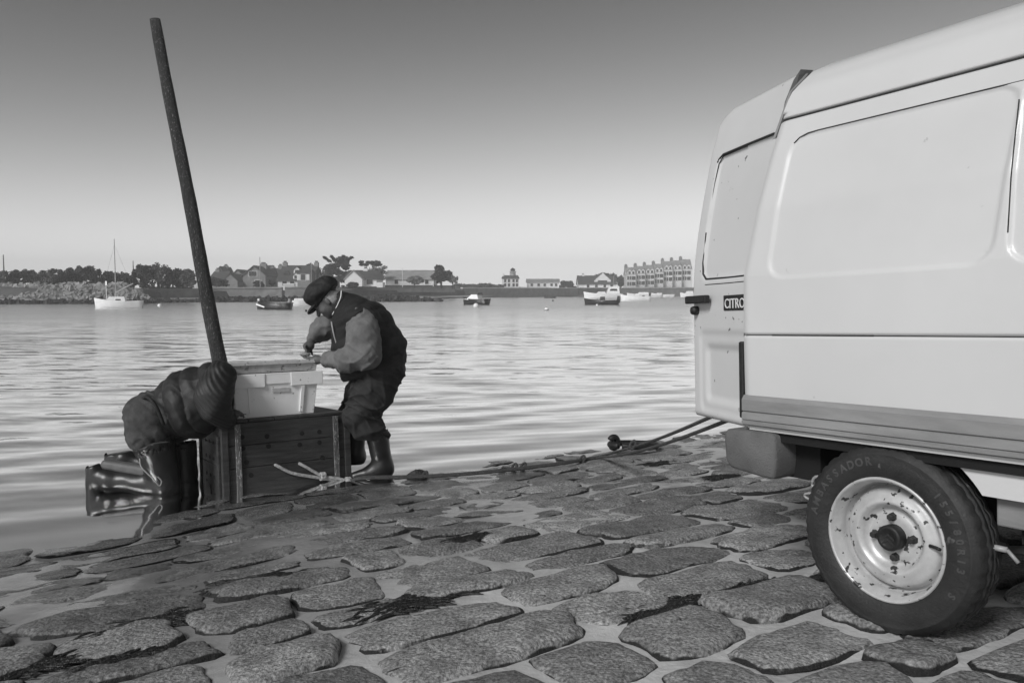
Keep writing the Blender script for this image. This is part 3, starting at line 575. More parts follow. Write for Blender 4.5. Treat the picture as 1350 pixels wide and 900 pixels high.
# wheels: local x = forward, y = up, z = outward
def wheel_meshes():
    X = np.array([1., 0, 0]); Zx = np.array([0, 0, 1.])
    w = MB().lathe([(0.0, -0.05), (0.11, -0.05), (0.12, -0.02), (0.12, 0.0), (0.0, 0.0)], (0, 0, 0), Zx, 24).build('wheel', M['under'], None, smooth=True)
    out = []
    n = 120; pr = [(0.190, 0.050), (0.198, 0.066), (0.206, 0.0705), (0.222, 0.0755), (0.24, 0.078), (0.256, 0.0775), (0.27, 0.0735), (0.273, 0.0745), (0.276, 0.0715), (0.286, 0.066), (0.294, 0.058), (0.2985, 0.047), (0.300, 0.030), (0.300, 0.0285), (0.292, 0.027), (0.292, 0.021), (0.301, 0.0195), (0.301, 0.004), (0.293, 0.003)]
    pr = pr + [(r, -h) for r, h in pr[::-1]]; vs = []
    for i, (r, h) in enumerate(pr):
        for j in range(n):
            q = 2 * math.pi * j / n; r2 = r
            if 0.052 < abs(h) < 0.07 and r > 0.28 and j % 2: r2 -= 0.005
            if 0.0195 <= abs(h) < 0.05 and r > 0.295 and j % 3 == 0: r2 -= 0.006
            vs.append((r2 * math.cos(q), r2 * math.sin(q), h))
    k = len(pr); fs = [(i * n + j, i * n + (j + 1) % n, (i + 1) * n + (j + 1) % n, (i + 1) * n + j) for i in range(k - 1) for j in range(n)]
    out.append(MB().add(vs, fs).build('tyre', M['tyre'], None, smooth=True))
    out[-1].data.polygons.foreach_set('use_smooth', [True] * len(out[-1].data.polygons))
    rp = [(0.192, 0.045), (0.199, 0.062), (0.1965, 0.069), (0.191, 0.070), (0.187, 0.066), (0.184, 0.052), (0.179, 0.046), (0.175, 0.012), (0.171, -0.024), (0.165, -0.024), (0.162, -0.004), (0.158, 0.010), (0.150, 0.019), (0.140, 0.023), (0.126, 0.028), (0.117, 0.034), (0.109, 0.032), (0.100, 0.016), (0.090, 0.002), (0.082, 0.000), (0.076, 0.006), (0.055, 0.007), (0.046, 0.006), (0.0, 0.006)]
    out.append(MB().lathe(rp, (0, 0, 0), Zx, 64).build('rim', M['rim'], None, smooth=True))
    out.append(MB().lathe([(0.041, 0.004), (0.041, 0.038), (0.037, 0.043), (0.028, 0.043), (0.026, 0.041), (0.0, 0.041)], (0, 0, 0), Zx, 32).build('hub_cap', M['black'], None, smooth=True))
    ch = MB()
    for yo in (-0.012, 0.004):
        for s_ in (-1, 1): ch.prism([(0, yo + 0.012, 0.0415), (s_ * 0.02, yo - 0.004, 0.0415), (s_ * 0.02, yo - 0.010, 0.0415), (0, yo + 0.005, 0.0415)], (0, 0, 0.0015))
    out.append(ch.build('emblem', M['tyre'], None))
    for q in (90, 180, 270, 0):
        q = math.radians(q + 4); c = np.array((0.064 * math.cos(q), 0.064 * math.sin(q), 0.005))
        out.append(MB().lathe([(0.015, 0), (0.013, 0.008), (0.011, 0.009), (0.011, 0.021), (0.008, 0.024), (0, 0.024)], c, Zx, 6).build('bolt', M['tyre'], None))
    out.append(MB().tube([(0.128, 0.004, 0.030), (0.150, 0.004, 0.036), (0.168, 0.004, 0.046)], 0.0055, 8).build('valve', M['black'], None, smooth=True))
    def arc_text(txt, a0, a1, r, size):
        nch = len(txt); res = []
        for i, chh in enumerate(txt):
            if chh == ' ': continue
            q = math.radians(a0 + (a1 - a0) * i / (nch - 1)); tv, tf = text_mesh(chh, size, 0.0016, bold=0.0011)
            rd = np.array((math.cos(q), math.sin(q), 0)); tg = np.array((math.sin(q), -math.cos(q), 0))
            rows_ = []
            for v in tv:
                rad = r + v[1]; hz = float(np.interp(rad, [0.198, 0.206, 0.222, 0.24, 0.256, 0.27], [0.066, 0.0705, 0.0755, 0.078, 0.0775, 0.0735]))
                rows_.append(rd * rad + tg * v[0] + np.array((0, 0, hz + v[2])))
            res.append(MB().add(rows_, tf).build('sidewall_letter', M['tyretext'], None))
        return res
    out.extend(arc_text('AMBASSADOR', 168, 100, 0.247, 0.036))
    out.extend(arc_text('155/80R13  S', 44, -28, 0.247, 0.030))
    for o in out: o.parent = w
    return w
wh = wheel_meshes()
def place_wheel(o, a, b, c, flip, spin=0.0):
    x, y, z = (-VR, VN, -VL) if not flip else (VR, VN, VL)
    mtx = Matrix([[x[i], y[i], z[i]] for i in range(3)])
    o.parent = van; o.location = Vector(V(a, b, c) - vb); o.rotation_euler = (mtx @ Matrix.Rotation(spin, 3, 'Z')).to_euler()
place_wheel(wh, 0, 0.078, 0, False)
for a, b_, c, fl, sp_ in ((0, 1.52, 0, True, 0.9), (-2.74, 0.10, 0.075, False, 2.0), (-2.74, 1.50, 0.075, True, 1.3)):
    place_wheel(copy_tree(wh, van), a, b_, c, fl, sp_)
# ------------------------------------------------------------------ wooden holding box, fish crates, pole, ropes
BO = onslip(297, 655)
BX = AC * 0.86                                                    # front edge
slope_n = np.array([DN[0] * S, DN[1] * S, 1.0]); slope_n /= np.linalg.norm(slope_n)
BD = DN * 0.76 - np.array([0, 0, S * 0.76]); BZ = slope_n * 0.515
BO = BO - slope_n * 0.03
ux, uy = AC, BD / np.linalg.norm(BD); uz = slope_n
def BP(x, y, z): return BO + ux * x + uy * y + uz * z
wbox = thing('wooden_box', BP(0.43, 0.38, 0), 'large dark plank box with drilled holes and pale corner battens at the water edge', 'box')
W_, D_, H_ = 0.86, 0.76, 0.515
hs = [(0.0, 0.206), (0.209, 0.357), (0.360, 0.508)]
def plank(o, ex, ey, ez): return MB().box(o, ex, ey, ez).build('plank', M['wood'], wbox, bevel=0.004)
for z0, z1 in hs:
    plank(BP(0.03, 0.0, z0), ux * (W_ - 0.06), uy * 0.024, uz * (z1 - z0))
    plank(BP(0.03, D_ - 0.024, z0), ux * (W_ - 0.06), uy * 0.024, uz * (z1 - z0))
    plank(BP(0.0, 0.03, z0), ux * 0.024, uy * (D_ - 0.06), uz * (z1 - z0))
    plank(BP(W_ - 0.024, 0.03, z0), ux * 0.024, uy * (D_ - 0.06), uz * (z1 - z0))
for i in range(5): plank(BP(0.0 + 0.172 * i, 0.002, H_ - 0.004), ux * 0.169, uy * (D_ - 0.004), uz * 0.02)
for x in (-0.014, W_ - 0.03):
    for y in (-0.014, D_ - 0.03):
        MB().box(BP(x, y, -0.005), ux * 0.044, uy * 0.044, uz * (H_ - 0.001)).build('corner_post', M['wood'], wbox, bevel=0.004)
for x in (0.075, W_ - 0.11):
    MB().box(BP(x, -0.02, 0.02), ux * 0.036, uy * 0.019, uz * (H_ - 0.03)).build('batten', M['woodpale'], wbox, bevel=0.003)
MB().box(BP(-0.03, -0.02, -0.015), ux * 0.02, uy * D_, uz * 0.03).build('runner', M['woodpale'], wbox, bevel=0.003)
MB().box(BP(-0.018, 0.10, 0.02), ux * 0.017, uy * 0.05, uz * 0.40).build('batten', M['wood'], wbox, bevel=0.003)
for y in (0.2, 0.32, 0.45, 0.58):
    for z in (0.12, 0.25, 0.36): MB().lathe([(0.013, 0.0), (0.013, 0.002), (0, 0.002)], BP(-0.0005, y, z), -ux, 12).build('drilled_hole', M['under'], wbox)
for px, py in ((319, 576), (320, 591), (325, 609), (331, 626), (352, 575), (354, 588), (395, 586), (398, 571), (421, 569), (421, 583), (425, 603)):
    r = ray(px, py); t = ((BP(0, 0, 0) - EYE) @ uy) / (r @ uy); q = EYE + t * r
    MB().lathe([(0.0165, -0.001), (0.0165, 0.0018), (0, 0.0018)], q, -uy, 14).build('drilled_hole', M['under'], wbox)
# white fish crates, one upside on the other
def crate(name, o, w, d, h, taper, rim, m, label):
    t = thing(name, o + ux * w / 2 + uy * d / 2, label, 'crate', 'white fish crates')
    def Q(x, y, z):
        s_ = taper * (1 - z / h); return o + ux * (s_ + (w - 2 * s_) * x) + uy * (s_ + (d - 2 * s_) * y) + uz * z
    th = 0.012
    body_ = MB()
    cs_ = [(0, 0), (1, 0), (1, 1), (0, 1)]
    ti, tj = th / w, th / d
    inn = [(ti, tj), (1 - ti, tj), (1 - ti, 1 - tj), (ti, 1 - tj)]
    vs = [Q(x, y, 0) for x, y in cs_] + [Q(x, y, h) for x, y in cs_] + [Q(x, y, h) for x, y in inn] + [Q(x, y, th) for x, y in inn]
    fs = [(3, 2, 1, 0)] + [(i, (i + 1) % 4, 4 + (i + 1) % 4, 4 + i) for i in range(4)] + [(4 + i, 4 + (i + 1) % 4, 8 + (i + 1) % 4, 8 + i) for i in range(4)] + [(8 + i, 8 + (i + 1) % 4, 12 + (i + 1) % 4, 12 + i) for i in range(4)] + [(12, 13, 14, 15)]
    body_.add(vs, fs).build('bin', m, t, bevel=0.004)
    ov = 0.016
    if rim:
        e = MB()
        e.box(Q(0, 0, h - rim) - ux * ov - uy * ov, ux * (w + 2 * ov) * 0.36, uy * ov, uz * rim); e.build('rim_segment', m, t, bevel=0.004)
        MB().box(Q(0, 0, h - rim) - ux * ov - uy * ov + ux * (w + 2 * ov) * 0.64, ux * (w + 2 * ov) * 0.36, uy * ov, uz * rim).build('rim_segment', m, t, bevel=0.004)
        MB().box(Q(0, 0, h - rim * 0.80) - uy * ov * 0.45 + ux * w * 0.35, ux * w * 0.30, uy * ov * 0.5, uz * rim * 0.72).build('grip', m, t, bevel=0.003)
        MB().box(Q(0, 1, h - rim) - ux * ov, ux * (w + 2 * ov), uy * ov, uz * rim).build('rim_segment', m, t, bevel=0.004)
        for xx in (0, 1):
            MB().box(Q(xx, 0, h - rim) - (ux * ov if xx == 0 else 0 * ux), ux * ov, uy * d * 0.3, uz * rim).build('rim_segment', m, t, bevel=0.004)
            MB().box(Q(xx, 0, h - rim) + uy * d * 0.7 - (ux * ov if xx == 0 else 0 * ux), ux * ov, uy * d * 0.3, uz * rim).build('rim_segment', m, t, bevel=0.004)
        for x in (0.16, 0.80): 
            MB().add([Q(x, 0, 0.02) - uy * 0.0, Q(x + 0.04, 0, 0.02), Q(x + 0.04, 0, h - rim), Q(x, 0, h - rim), Q(x, 0, 0.02) - uy * 0.011, Q(x + 0.04, 0, 0.02) - uy * 0.011, Q(x + 0.04, 0, h - rim) - uy * 0.013, Q(x, 0, h - rim) - uy * 0.013], [(4, 5, 6, 7), (0, 4, 7, 3), (1, 2, 6, 5), (0, 1, 5, 4)]).build('rib', m, t)
        MB().box(Q(0.45, 0, h * 0.55) - uy * 0.007, ux * 0.12, uy * 0.004, uz * 0.03).build('label_plate', M['plasticgrey'], t, bevel=0.001)
    return t
TOPZ = H_ + 0.017
crate('fish_crate', BP(0.075, 0.035, TOPZ), 0.60, 0.42, 0.30, 0.035, 0.095, M['plastic'], 'deep white plastic fish crate with ribbed rim standing on the dark wooden box')
c2 = crate('fish_crate', BP(0.08, 0.06, TOPZ + 0.302), 0.60, 0.42, 0.08, 0.012, 0.0, M['plasticgrey'], 'shallow stained grey-white tray lying on top of the deep crate')
o_ = BP(0.08, 0.06, TOPZ + 0.302)
for x, y, wx, dy in ((-0.008, -0.010, 0.616, 0.010), (-0.008, 0.42, 0.616, 0.010)):
    MB().box(o_ + ux * x + uy * y + uz * 0.055, ux * wx, uy * dy, uz * 0.025).build('rim', M['plasticgrey'], c2, bevel=0.003)
# leaning pole
pt, pbm = aty(204, 26, 6.5), aty(290, 478, 6.5); dv = pt - pbm; base = pbm - dv * (pbm[2] + 0.25) / dv[2]
pole = MB(); npt = 26; pp = [base + (pt - base) * i / npt + np.array((0.004 * math.sin(i * 0.5), 0.004 * math.sin(i * 0.37), 0)) for i in range(npt + 1)]
pole.tube(pp, [0.066 - 0.024 * (i / npt) + 0.0015 * math.sin(i * 2.1) for i in range(npt + 1)], 14)
po = pole.build('wooden_pole', M['pole'], None, smooth=True, loc=base)
tag(po, 'tall weathered wooden pole leaning out of the water behind the box', 'pole')
# ropes: two tails out of the box, a knot, then twin ropes to the back of the van
def on_front(px, py, out=0.012):
    r = ray(px, py); t = ((BP(0, 0, 0) - EYE) @ uy) / (r @ uy); return EYE + t * r - uy * out
kn = on_front(457, 633, 0.03)
rope = thing('tow_rope', kn, 'twin tow rope from the wooden box along the stones to the van', 'rope')
MB().tube(spline([on_front(362, 612, -0.03), on_front(366, 614), on_front(385, 623, 0.02), on_front(420, 629, 0.02), on_front(450, 634, 0.02), kn], 6), 0.011, 8).build('rope_tail', M['rope'], rope, smooth=True)
MB().tube(spline([on_front(394, 610, -0.03), on_front(397, 612), on_front(413, 621, 0.02), on_front(425, 627, 0.022), on_front(445, 630, 0.03), kn], 6), 0.011, 8).build('rope_tail', M['rope'], rope, smooth=True)
kb = MB()
for k_, cpt in ((0, on_front(424, 627, 0.02)), (1, kn)):
    for q in range(3):
        kb.tube([cpt + 0.024 * (ux * (0.5 * (q - 1) + 0.25 * math.cos(t)) + uz * math.sin(t) * 0.9 - uy * 0.6 * math.cos(t)) for t in np.linspace(0, 2 * math.pi, 13)], 0.010, 6)
kb.build('knot', M['rope'], rope, smooth=True)
def gp(px, py, dz=0.036): p = onslip(px, py); return p + np.array([0, 0, dz])
ground = [gp(480, 636), gp(540, 635), gp(600, 632), gp(655, 627), gp(700, 622), gp(745, 616), gp(790, 608)]
vend = V(0.60, 0.62, 0.20); ray_m = EYE + ray(928, 553) * 3.75; vend = ground[-1] + (ray_m - ground[-1]) * 1.28
for sgn in (0.010, -0.012):
    a0 = ground[-1]; side_ = np.array([0.25, 0.5, 0.8]) * sgn * 1.3
    pts = [kn] + [g_ + np.array([0.2, 1.0, 0.2]) * sgn for g_ in ground] + [a0 + (vend - a0) * t + side_ * (1.0 + 1.2 * t) + np.array([0, 0, -0.035 * math.sin(math.pi * t)]) for t in (0.2, 0.4, 0.6, 0.8, 1.0)]
    MB().tube(spline(pts, 7), 0.0095, 8).build('rope_strand', M['ropewet'], rope, smooth=True)
e1 = ray_m
for px, py in ((560, 633), (678, 622), (690, 621), (768, 611), (852, 588)):
    c = gp(px, py, 0.035) if px < 800 else (ground[-1] + (e1 - ground[-1]) * 0.44)
    MB().tube([c + np.array([0.018 * math.cos(t), 0.02 * math.sin(t), 0.024 * math.sin(t + 0.6)]) for t in np.linspace(0, 2 * math.pi, 13)], 0.010, 6).build('hitch', M['ropewet'], rope, smooth=True)
# rope round the far corner of the box
MB().tube(spline([BP(-0.02, 0.70, 0.30), BP(-0.035, 0.6, 0.12), BP(-0.04, 0.55, 0.05), BP(-0.12, 0.5, 0.05), BP(-0.22, 0.48, 0.06)], 6), 0.008, 6).build('rope_tail', M['ropewet'], rope, smooth=True)
# rubber loop lying at the water edge
lc = gp(835, 598, 0.045)
ring = [lc + AC * 0.21 * math.cos(q) + DN * 0.15 * math.sin(q) + np.array([0, 0, 0.03 + 0.02 * math.cos(q + 2.6)]) for q in np.linspace(math.radians(200), math.radians(-150), 40)]
tc_ = lc - AC * 0.19 + DN * 0.02 + np.array([0, 0, 0.065])
coil = [tc_ + AC * 0.038 * math.cos(q) + np.array([0, 0, 1.0]) * 0.042 * math.sin(q) + DN * 0.012 * q * 0.2 for q in np.linspace(-2.4, 2.6, 16)]
lo_ = MB().tube(spline(ring, 2), 0.027, 10).tube(coil, 0.026, 10).build('rubber_hose', M['black'], None, smooth=True, loc=lc)
tag(lo_, 'thick black rubber hose loop lying on the wet stones', 'hose')
# dark lump beside the boot, weed clumps in the joints
def lump(name, px, py, w, h, d, label, cat, m, seed, group=None):
    c = gp(px, py, 0.0); sc_ = np.linalg.norm(c - EYE) / F; r0 = np.array([w, d, h]) * sc_ / 2
    mb = MB(); n, mm = 20, 12; vs = []
    for i in range(mm + 1):
        for j in range(n):
            th_, ph_ = math.pi * i / mm, 2 * math.pi * j / n; dr = np.array([math.sin(th_) * math.cos(ph_), math.sin(th_) * math.sin(ph_), math.cos(th_)])
            k_ = 1 + 0.18 * math.sin(3 * ph_ + seed + 2 * th_) + 0.12 * math.sin(5 * th_ + seed * 2 + ph_) + 0.07 * math.sin(9 * ph_ + seed)
            vs.append(c + dr * r0 * k_ + np.array([0, 0, r0[2] * 0.7]))
    mb.add(vs, [(i * n + j, (i + 1) * n + j, (i + 1) * n + (j + 1) % n, i * n + (j + 1) % n) for i in range(mm) for j in range(n)])
    return tag(mb.build(name, m, None, smooth=True, loc=c), label, cat, group)
lump('mussel_clump', 552, 629, 25, 11, 16, 'small black clump of mussels on the stones beside the rubber boots', 'mussels', M['weed'], 1.0)
lump('small_float', 662, 622, 9, 6, 9, 'tiny dark float lying against the rope', 'float', M['black'], 2.0)
wr = random.Random(5)
def weed(px, py, w, h, label):
    c = gp(px, py, 0.004); sc_ = np.linalg.norm(c - EYE) / F; W2 = w * sc_; mb = MB()
    dp = h * sc_ * 2.6
    for i in range(int(110 + w * 1.2)):
        p0 = c + AC * wr.gauss(0, 0.28) * W2 + DN * wr.gauss(0, 0.2) * dp; a = wr.uniform(-0.6, 0.6) + (math.pi if wr.random() < 0.5 else 0); L_ = wr.uniform(0.05, 0.12)
        dr = AC * math.cos(a) + DN * math.sin(a); pts = [p0 + dr * L_ * t + np.array([0, 0, 0.006 * math.sin(math.pi * t) + 0.004 - S * (dr @ DN) * L_ * t]) for t in np.linspace(0, 1, 5)]
        mb.tube(pts, [0.002, 0.0045, 0.005, 0.004, 0.0015], 4)
    return tag(mb.build('seaweed_clump', M['weed'], None, smooth=True, loc=c), label, 'seaweed', 'seaweed clumps on the slipway')
for px, py, w, h, l in ((545, 798, 90, 18, 'black seaweed clump on the joint of the slipway stones'), (880, 806, 90, 18, 'black seaweed clump on the joint of the slipway stones'),
                        (1072, 772, 45, 12, 'black seaweed clump on the stones right beside the van wheel'), (205, 824, 70, 14, 'black seaweed clump on the joint of the slipway stones'),
                        (600, 868, 60, 12, 'black seaweed clump on the joint of the slipway stones'), (330, 770, 60, 12, 'black weed clump on dark wet stones at the edge of the shallow water'),
                        (35, 886, 50, 10, 'black seaweed clump on the joint of the slipway stones'), (160, 876, 60, 12, 'black seaweed clump on the joint of the slipway stones'),
                        (620, 712, 45, 8, 'thin black weed strand in the pale joints where the stones start to dry'), (990, 778, 50, 9, 'black seaweed clump on the joint of the slipway stones'),
                        (868, 612, 26, 5, 'small black weed clump on the stones next to the rubber hose loop'), (950, 630, 22, 5, 'small black weed clump on the stones behind the van bumper')):
    weed(px, py, w, h, l)
# ------------------------------------------------------------------ people
def hand_sdf(p, wrist, palm, tip, nrm, r=0.0085, curl=0.5, spread=0.6):
    wrist, palm, tip, nrm = [np.asarray(q, float) for q in (wrist, palm, tip, nrm)]
    ax = palm - wrist; ax = ax / np.linalg.norm(ax); nrm = nrm - ax * (nrm @ ax); nrm /= np.linalg.norm(nrm); sd_ = np.cross(ax, nrm)
    fd = tip - palm; fl = np.linalg.norm(fd); fd = fd / fl
    d = cone(p, wrist, palm, 0.026, 0.030); d = smin(d, ell(p, palm, (0.042, 0.040, 0.030)), 0.02)
    for i, l in enumerate((0.88, 1.0, 0.95, 0.78)):
        s_ = (i - 1.5) * 0.019; k0 = palm + ax * 0.030 + sd_ * s_; k1 = k0 + fd * fl * 0.48 * l + sd_ * s_ * 0.15; d2 = fd * math.cos(curl) - nrm * math.sin(curl) * -1; k2 = k1 + d2 / np.linalg.norm(d2) * fl * 0.42 * l
        d = smin(d, cone(p, k0, k1, r * 1.15, r), 0.006); d = smin(d, cone(p, k1, k2, r, r * 0.8), 0.005)
    t0 = palm - ax * 0.005 + sd_ * -0.036; t1 = t0 + ax * 0.030 - sd_ * 0.016 + nrm * 0.012; t2 = t1 + ax * 0.028 + nrm * 0.016
    d = smin(d, cone(p, t0, t1, r * 1.3, r * 1.1), 0.008); return smin(d, cone(p, t1, t2, r * 1.1, r * 0.85), 0.005)
def boxb(pts, pad): return bounds([(q,) for q in pts], pad)

# --- standing man, sorting shellfish over the crates
Y0 = 5.80
def K(px, py, dy=0.0): return aty(px, py, Y0 + dy)
s1 = Y0 / F
man = thing('person', K(495, 634), 'standing person in flat cap, dark padded vest and rubber boots, bent over the crates', 'person')
NE = lambda r: r * s1
torso = [(K(459, 409), NE(19)), (K(476, 430), NE(37), 1.05), (K(487, 461), NE(45.5), 1.0), (K(491, 482), NE(43), 0.95)]
hemn = K(450, 503) - K(533, 479); hemn = np.array([hemn[2], 0, -hemn[0]]); hemn = hemn if hemn[2] < 0 else -hemn
def f_vest(p):
    d = chain(p, torso, 0.05)
    for s_ in (-1, 1): d = smin(d, cone(p, K(468, 414, 0.10 * s_), K(478, 424, 0.20 * s_), NE(17), NE(21)), 0.06)
    d = smin(d, cone(p, K(452, 402), K(463, 408), NE(16), NE(18)), 0.03)                     # collar
    ax = (K(490, 482) - K(462, 405)); ax = ax / np.linalg.norm(ax); t = (p - K(462, 405)) @ ax
    d = d - 0.010 * np.abs(np.sin(t * 30 + 1.5 * fold(p, 7, 1.0))) - 0.010 * fold(p, 16, 2.0) - 0.003 * fold(p, 42, 3.0)
    for s_ in (-1, 1): d = np.maximum(d, -(cone(p, K(480, 426, 0.27 * s_), K(480, 448, 0.36 * s_), NE(15), NE(16))))
    d = np.maximum(d, -cone(p, K(441, 396), K(455, 404), NE(13), NE(11)))
    return np.maximum(d, half(p, K(490, 492) + 0.006 * 0, hemn))
lo, hi = boxb([K(430, 385), K(545, 515)], 0.05); lo[1] -= 0.42; hi[1] += 0.42
vest = net_obj('vest', f_vest, lo, hi, 0.006, M['vest'], man, smooth_it=1)
MB().tube(spline([K(437, 424, -0.13), K(440, 440, -0.16), K(446, 462, -0.15), K(452, 486, -0.12)], 5), 0.006, 6).build('zip', M['metal'], vest, smooth=True)
MB().tube(spline([K(450, 383, -0.07), K(449, 392, -0.105), K(444, 404, -0.10), K(438, 415, -0.07)], 5), 0.0038, 6).build('collar_edge', M['white'], vest, smooth=True)
armn = [(K(478, 424, -0.22), NE(20)), (K(479, 446, -0.27), NE(21)), (K(483, 466, -0.29), NE(18.5)), (K(458, 475, -0.27), NE(14.5)), (K(433, 474, -0.20), NE(11))]
armf = [(K(458, 420, 0.22), NE(18)), (K(428, 432, 0.30), NE(16)), (K(420, 438, 0.26), NE(13)), (K(412, 447, 0.16), NE(9))]
def f_shirt(p):
    d = np.minimum(chain(p, armn, 0.05), chain(p, armf, 0.04))
    d = smin(d, cone(p, K(470, 416), K(470, 450), NE(12), NE(25)), 0.03)
    return d - 0.006 * fold(p, 24, 0.5) - 0.010 * (0.6 + 0.6 * fold(p, 6, 0.2)) * (1 - np.abs(np.sin(((p - K(478, 424, -0.22)) @ np.array([-0.25, 0, -0.97])) * 22 + 4.2 * fold(p, 8, 4.0)))) ** 2 - 0.007 * (1 - np.abs(np.sin(p[:, 0] * 30 + 4.5 * fold(p, 9, 1.0)))) ** 2.4 + 0.006 - 0.003 * fold(p, 55, 1.0)
lo, hi = boxb([K(400, 400), K(510, 495)], 0.03); lo[1] -= 0.40; hi[1] += 0.40
net_obj('shirt', f_shirt, lo, hi, 0.006, M['shirt'], man, smooth_it=1)
legn = [(K(503, 488, -0.10), NE(30)), (K(490, 522, -0.13), NE(27)), (K(473, 548, -0.13), NE(21)), (K(484, 562, -0.12), NE(20)), (K(496, 574, -0.10), NE(18))]
legf = [(K(497, 490, 0.10), NE(30)), (K(480, 520, 0.15), NE(25)), (K(464, 545, 0.16), NE(18)), (K(468, 562, 0.17), NE(16)), (K(471, 582, 0.18), NE(13))]
def f_trou(p):
    d = smin(chain(p, legn, 0.04), chain(p, legf, 0.04), 0.05)
    d = smin(d, ell(p, K(499, 487), (NE(35), 0.21, NE(30))), 0.05)
    d = d - 0.010 * fold(p, 19, 1.2) - 0.015 * (0.7 + 0.6 * fold(p, 6, 0.2)) * (1 - np.abs(np.sin(p[:, 2] * 20 - p[:, 0] * 14 + 4.0 * fold(p, 7, 3.3)))) ** 2 - 0.011 * (1 - np.abs(np.sin(p[:, 2] * 30 + p[:, 0] * 26 + 4.0 * fold(p, 9, 0.3)))) ** 2.4 + 0.008 - 0.003 * fold(p, 50, 2.0)
    return np.maximum(d, half(p, K(490, 574), K(490, 590) - K(490, 574)) - 0.03 * (p[:, 1] > Y0))
lo, hi = boxb([K(440, 455), K(540, 592)], 0.03); lo[1] -= 0.32; hi[1] += 0.34
trou = net_obj('trousers', f_trou, lo, hi, 0.006, M['jeans'], man, smooth_it=1)
def boot_fn(top, ankle, heel, toe, rt_, ra, sole=0.012):
    top, ankle, heel, toe = [np.asarray(q) for q in (top, ankle, heel, toe)]
    up = np.array([0, 0, 1.])
    def f(p):
        d = cone(p, top, ankle, rt_, ra); mid = heel + (toe - heel) * 0.45
        ft = smin(cone(p, heel + up * 0.045, mid + up * 0.05, 0.048, 0.052), cone(p, mid + up * 0.05, toe + up * 0.035, 0.052, 0.036), 0.02)
        d = smin(d, ft, 0.05); d = smin(d, cone(p, ankle, mid + up * 0.05, ra, 0.05), 0.03)
        d = d - 0.003 * fold(p, 30, 1.0)
        ax_ = (top - ankle); ax_ = ax_ / np.linalg.norm(ax_)
        d = np.maximum(d, half(p, top, ax_)); d = np.maximum(d, -np.maximum(cone(p, top, top - ax_ * 0.1, rt_ - 0.008, rt_ - 0.012), -half(p, top - ax_ * 0.05, ax_)))
        return np.maximum(d, -(p[:, 2] - heel[2]))
    return f, boxb([top, ankle, heel, toe], 0.13)
f, (lo, hi) = boot_fn(K(496, 568, -0.11), K(505, 614, -0.11), K(509, 629, -0.11), K(468, 634, -0.14), NE(15.5), NE(12.5))
net_obj('boot', f, lo, hi, 0.0085, M['boot'], man)
f, (lo, hi) = boot_fn(K(470, 566, 0.18), K(469, 598, 0.18), K(474, 612, 0.18), K(440, 616, 0.18), NE(13.5), NE(11))
net_obj('boot', f, lo, hi, 0.009, M['boot'], man)
# body: one continuous mesh, mostly under the clothes
th = math.radians(-45); RH = np.array([[math.cos(th), 0, math.sin(th)], [0, 1, 0], [-math.sin(th), 0, math.cos(th)]])   # head tipped forward
HD = K(432, 397)
def hp(fx, fy, fz): return HD + RH @ np.array([-fx, fy, fz])       # fx forward (to the left), fy across, fz up
def f_body(p):
    d = ell(p, hp(-0.005, 0, 0.01), (0.098, 0.076, 0.112), RH)
    d = smin(d, ell(p, hp(0.03, 0, -0.055), (0.062, 0.058, 0.058), RH), 0.03)                # jaw
    d = smin(d, ell(p, hp(0.068, 0, -0.088), (0.022, 0.024, 0.018), RH), 0.02)               # chin
    d = smin(d, cone(p, hp(0.092, 0, 0.018), hp(0.118, 0, -0.024), 0.010, 0.0155), 0.014)    # nose
    d = smin(d, cone(p, hp(0.088, 0.04, 0.028), hp(0.088, -0.04, 0.028), 0.011, 0.011), 0.012)   # brow
    for s_ in (-1, 1):
        d = smin(d, ell(p, hp(0.058, 0.040 * s_, -0.03), (0.026, 0.024, 0.024), RH), 0.02)   # cheek
        d = smin(d, ell(p, hp(-0.012, 0.080 * s_, -0.012), (0.018, 0.010, 0.031), RH), 0.006)    # ear
        d = np.maximum(d, -ell(p, hp(0.094, 0.031 * s_, 0.008), (0.013, 0.015, 0.009), RH))  # eye socket
        d = np.minimum(d, ell(p, hp(0.080, 0.031 * s_, 0.008), (0.013, 0.013, 0.011), RH))
    d = smin(d, cone(p, hp(0.088, 0.018, -0.056), hp(0.088, -0.018, -0.056), 0.009, 0.009), 0.006)     # lips
    d = np.maximum(d, -cone(p, hp(0.102, 0.02, -0.058), hp(0.102, -0.02, -0.058), 0.003, 0.003))
    d = smin(d, cone(p, hp(-0.03, 0, -0.05), K(462, 410), 0.058, 0.068), 0.03)
    d = smin(d, chain(p, [(q[0], q[1] * 0.72) for q in torso], 0.05), 0.04)
    for ch_ in (armn, armf, legn, legf): d = smin(d, chain(p, [(q[0], q[1] * 0.6) for q in ch_], 0.03), 0.03)
    d = smin(d, hand_sdf(p, K(432, 474, -0.20), K(417, 474, -0.12), K(400, 470, -0.07), (0, 0.3, 1), curl=0.35), 0.012)
    return smin(d, hand_sdf(p, K(412, 447, 0.16), K(407, 456, 0.08), K(404, 470, -0.02), (0.9, -0.5, 0), curl=0.6), 0.012)
lo, hi = boxb([K(392, 370), K(535, 590)], 0.02); lo[1] -= 0.34; hi[1] += 0.36
bd = net_obj('body', f_body, lo, hi, 0.0075, M['skin'], man, smooth_it=1)
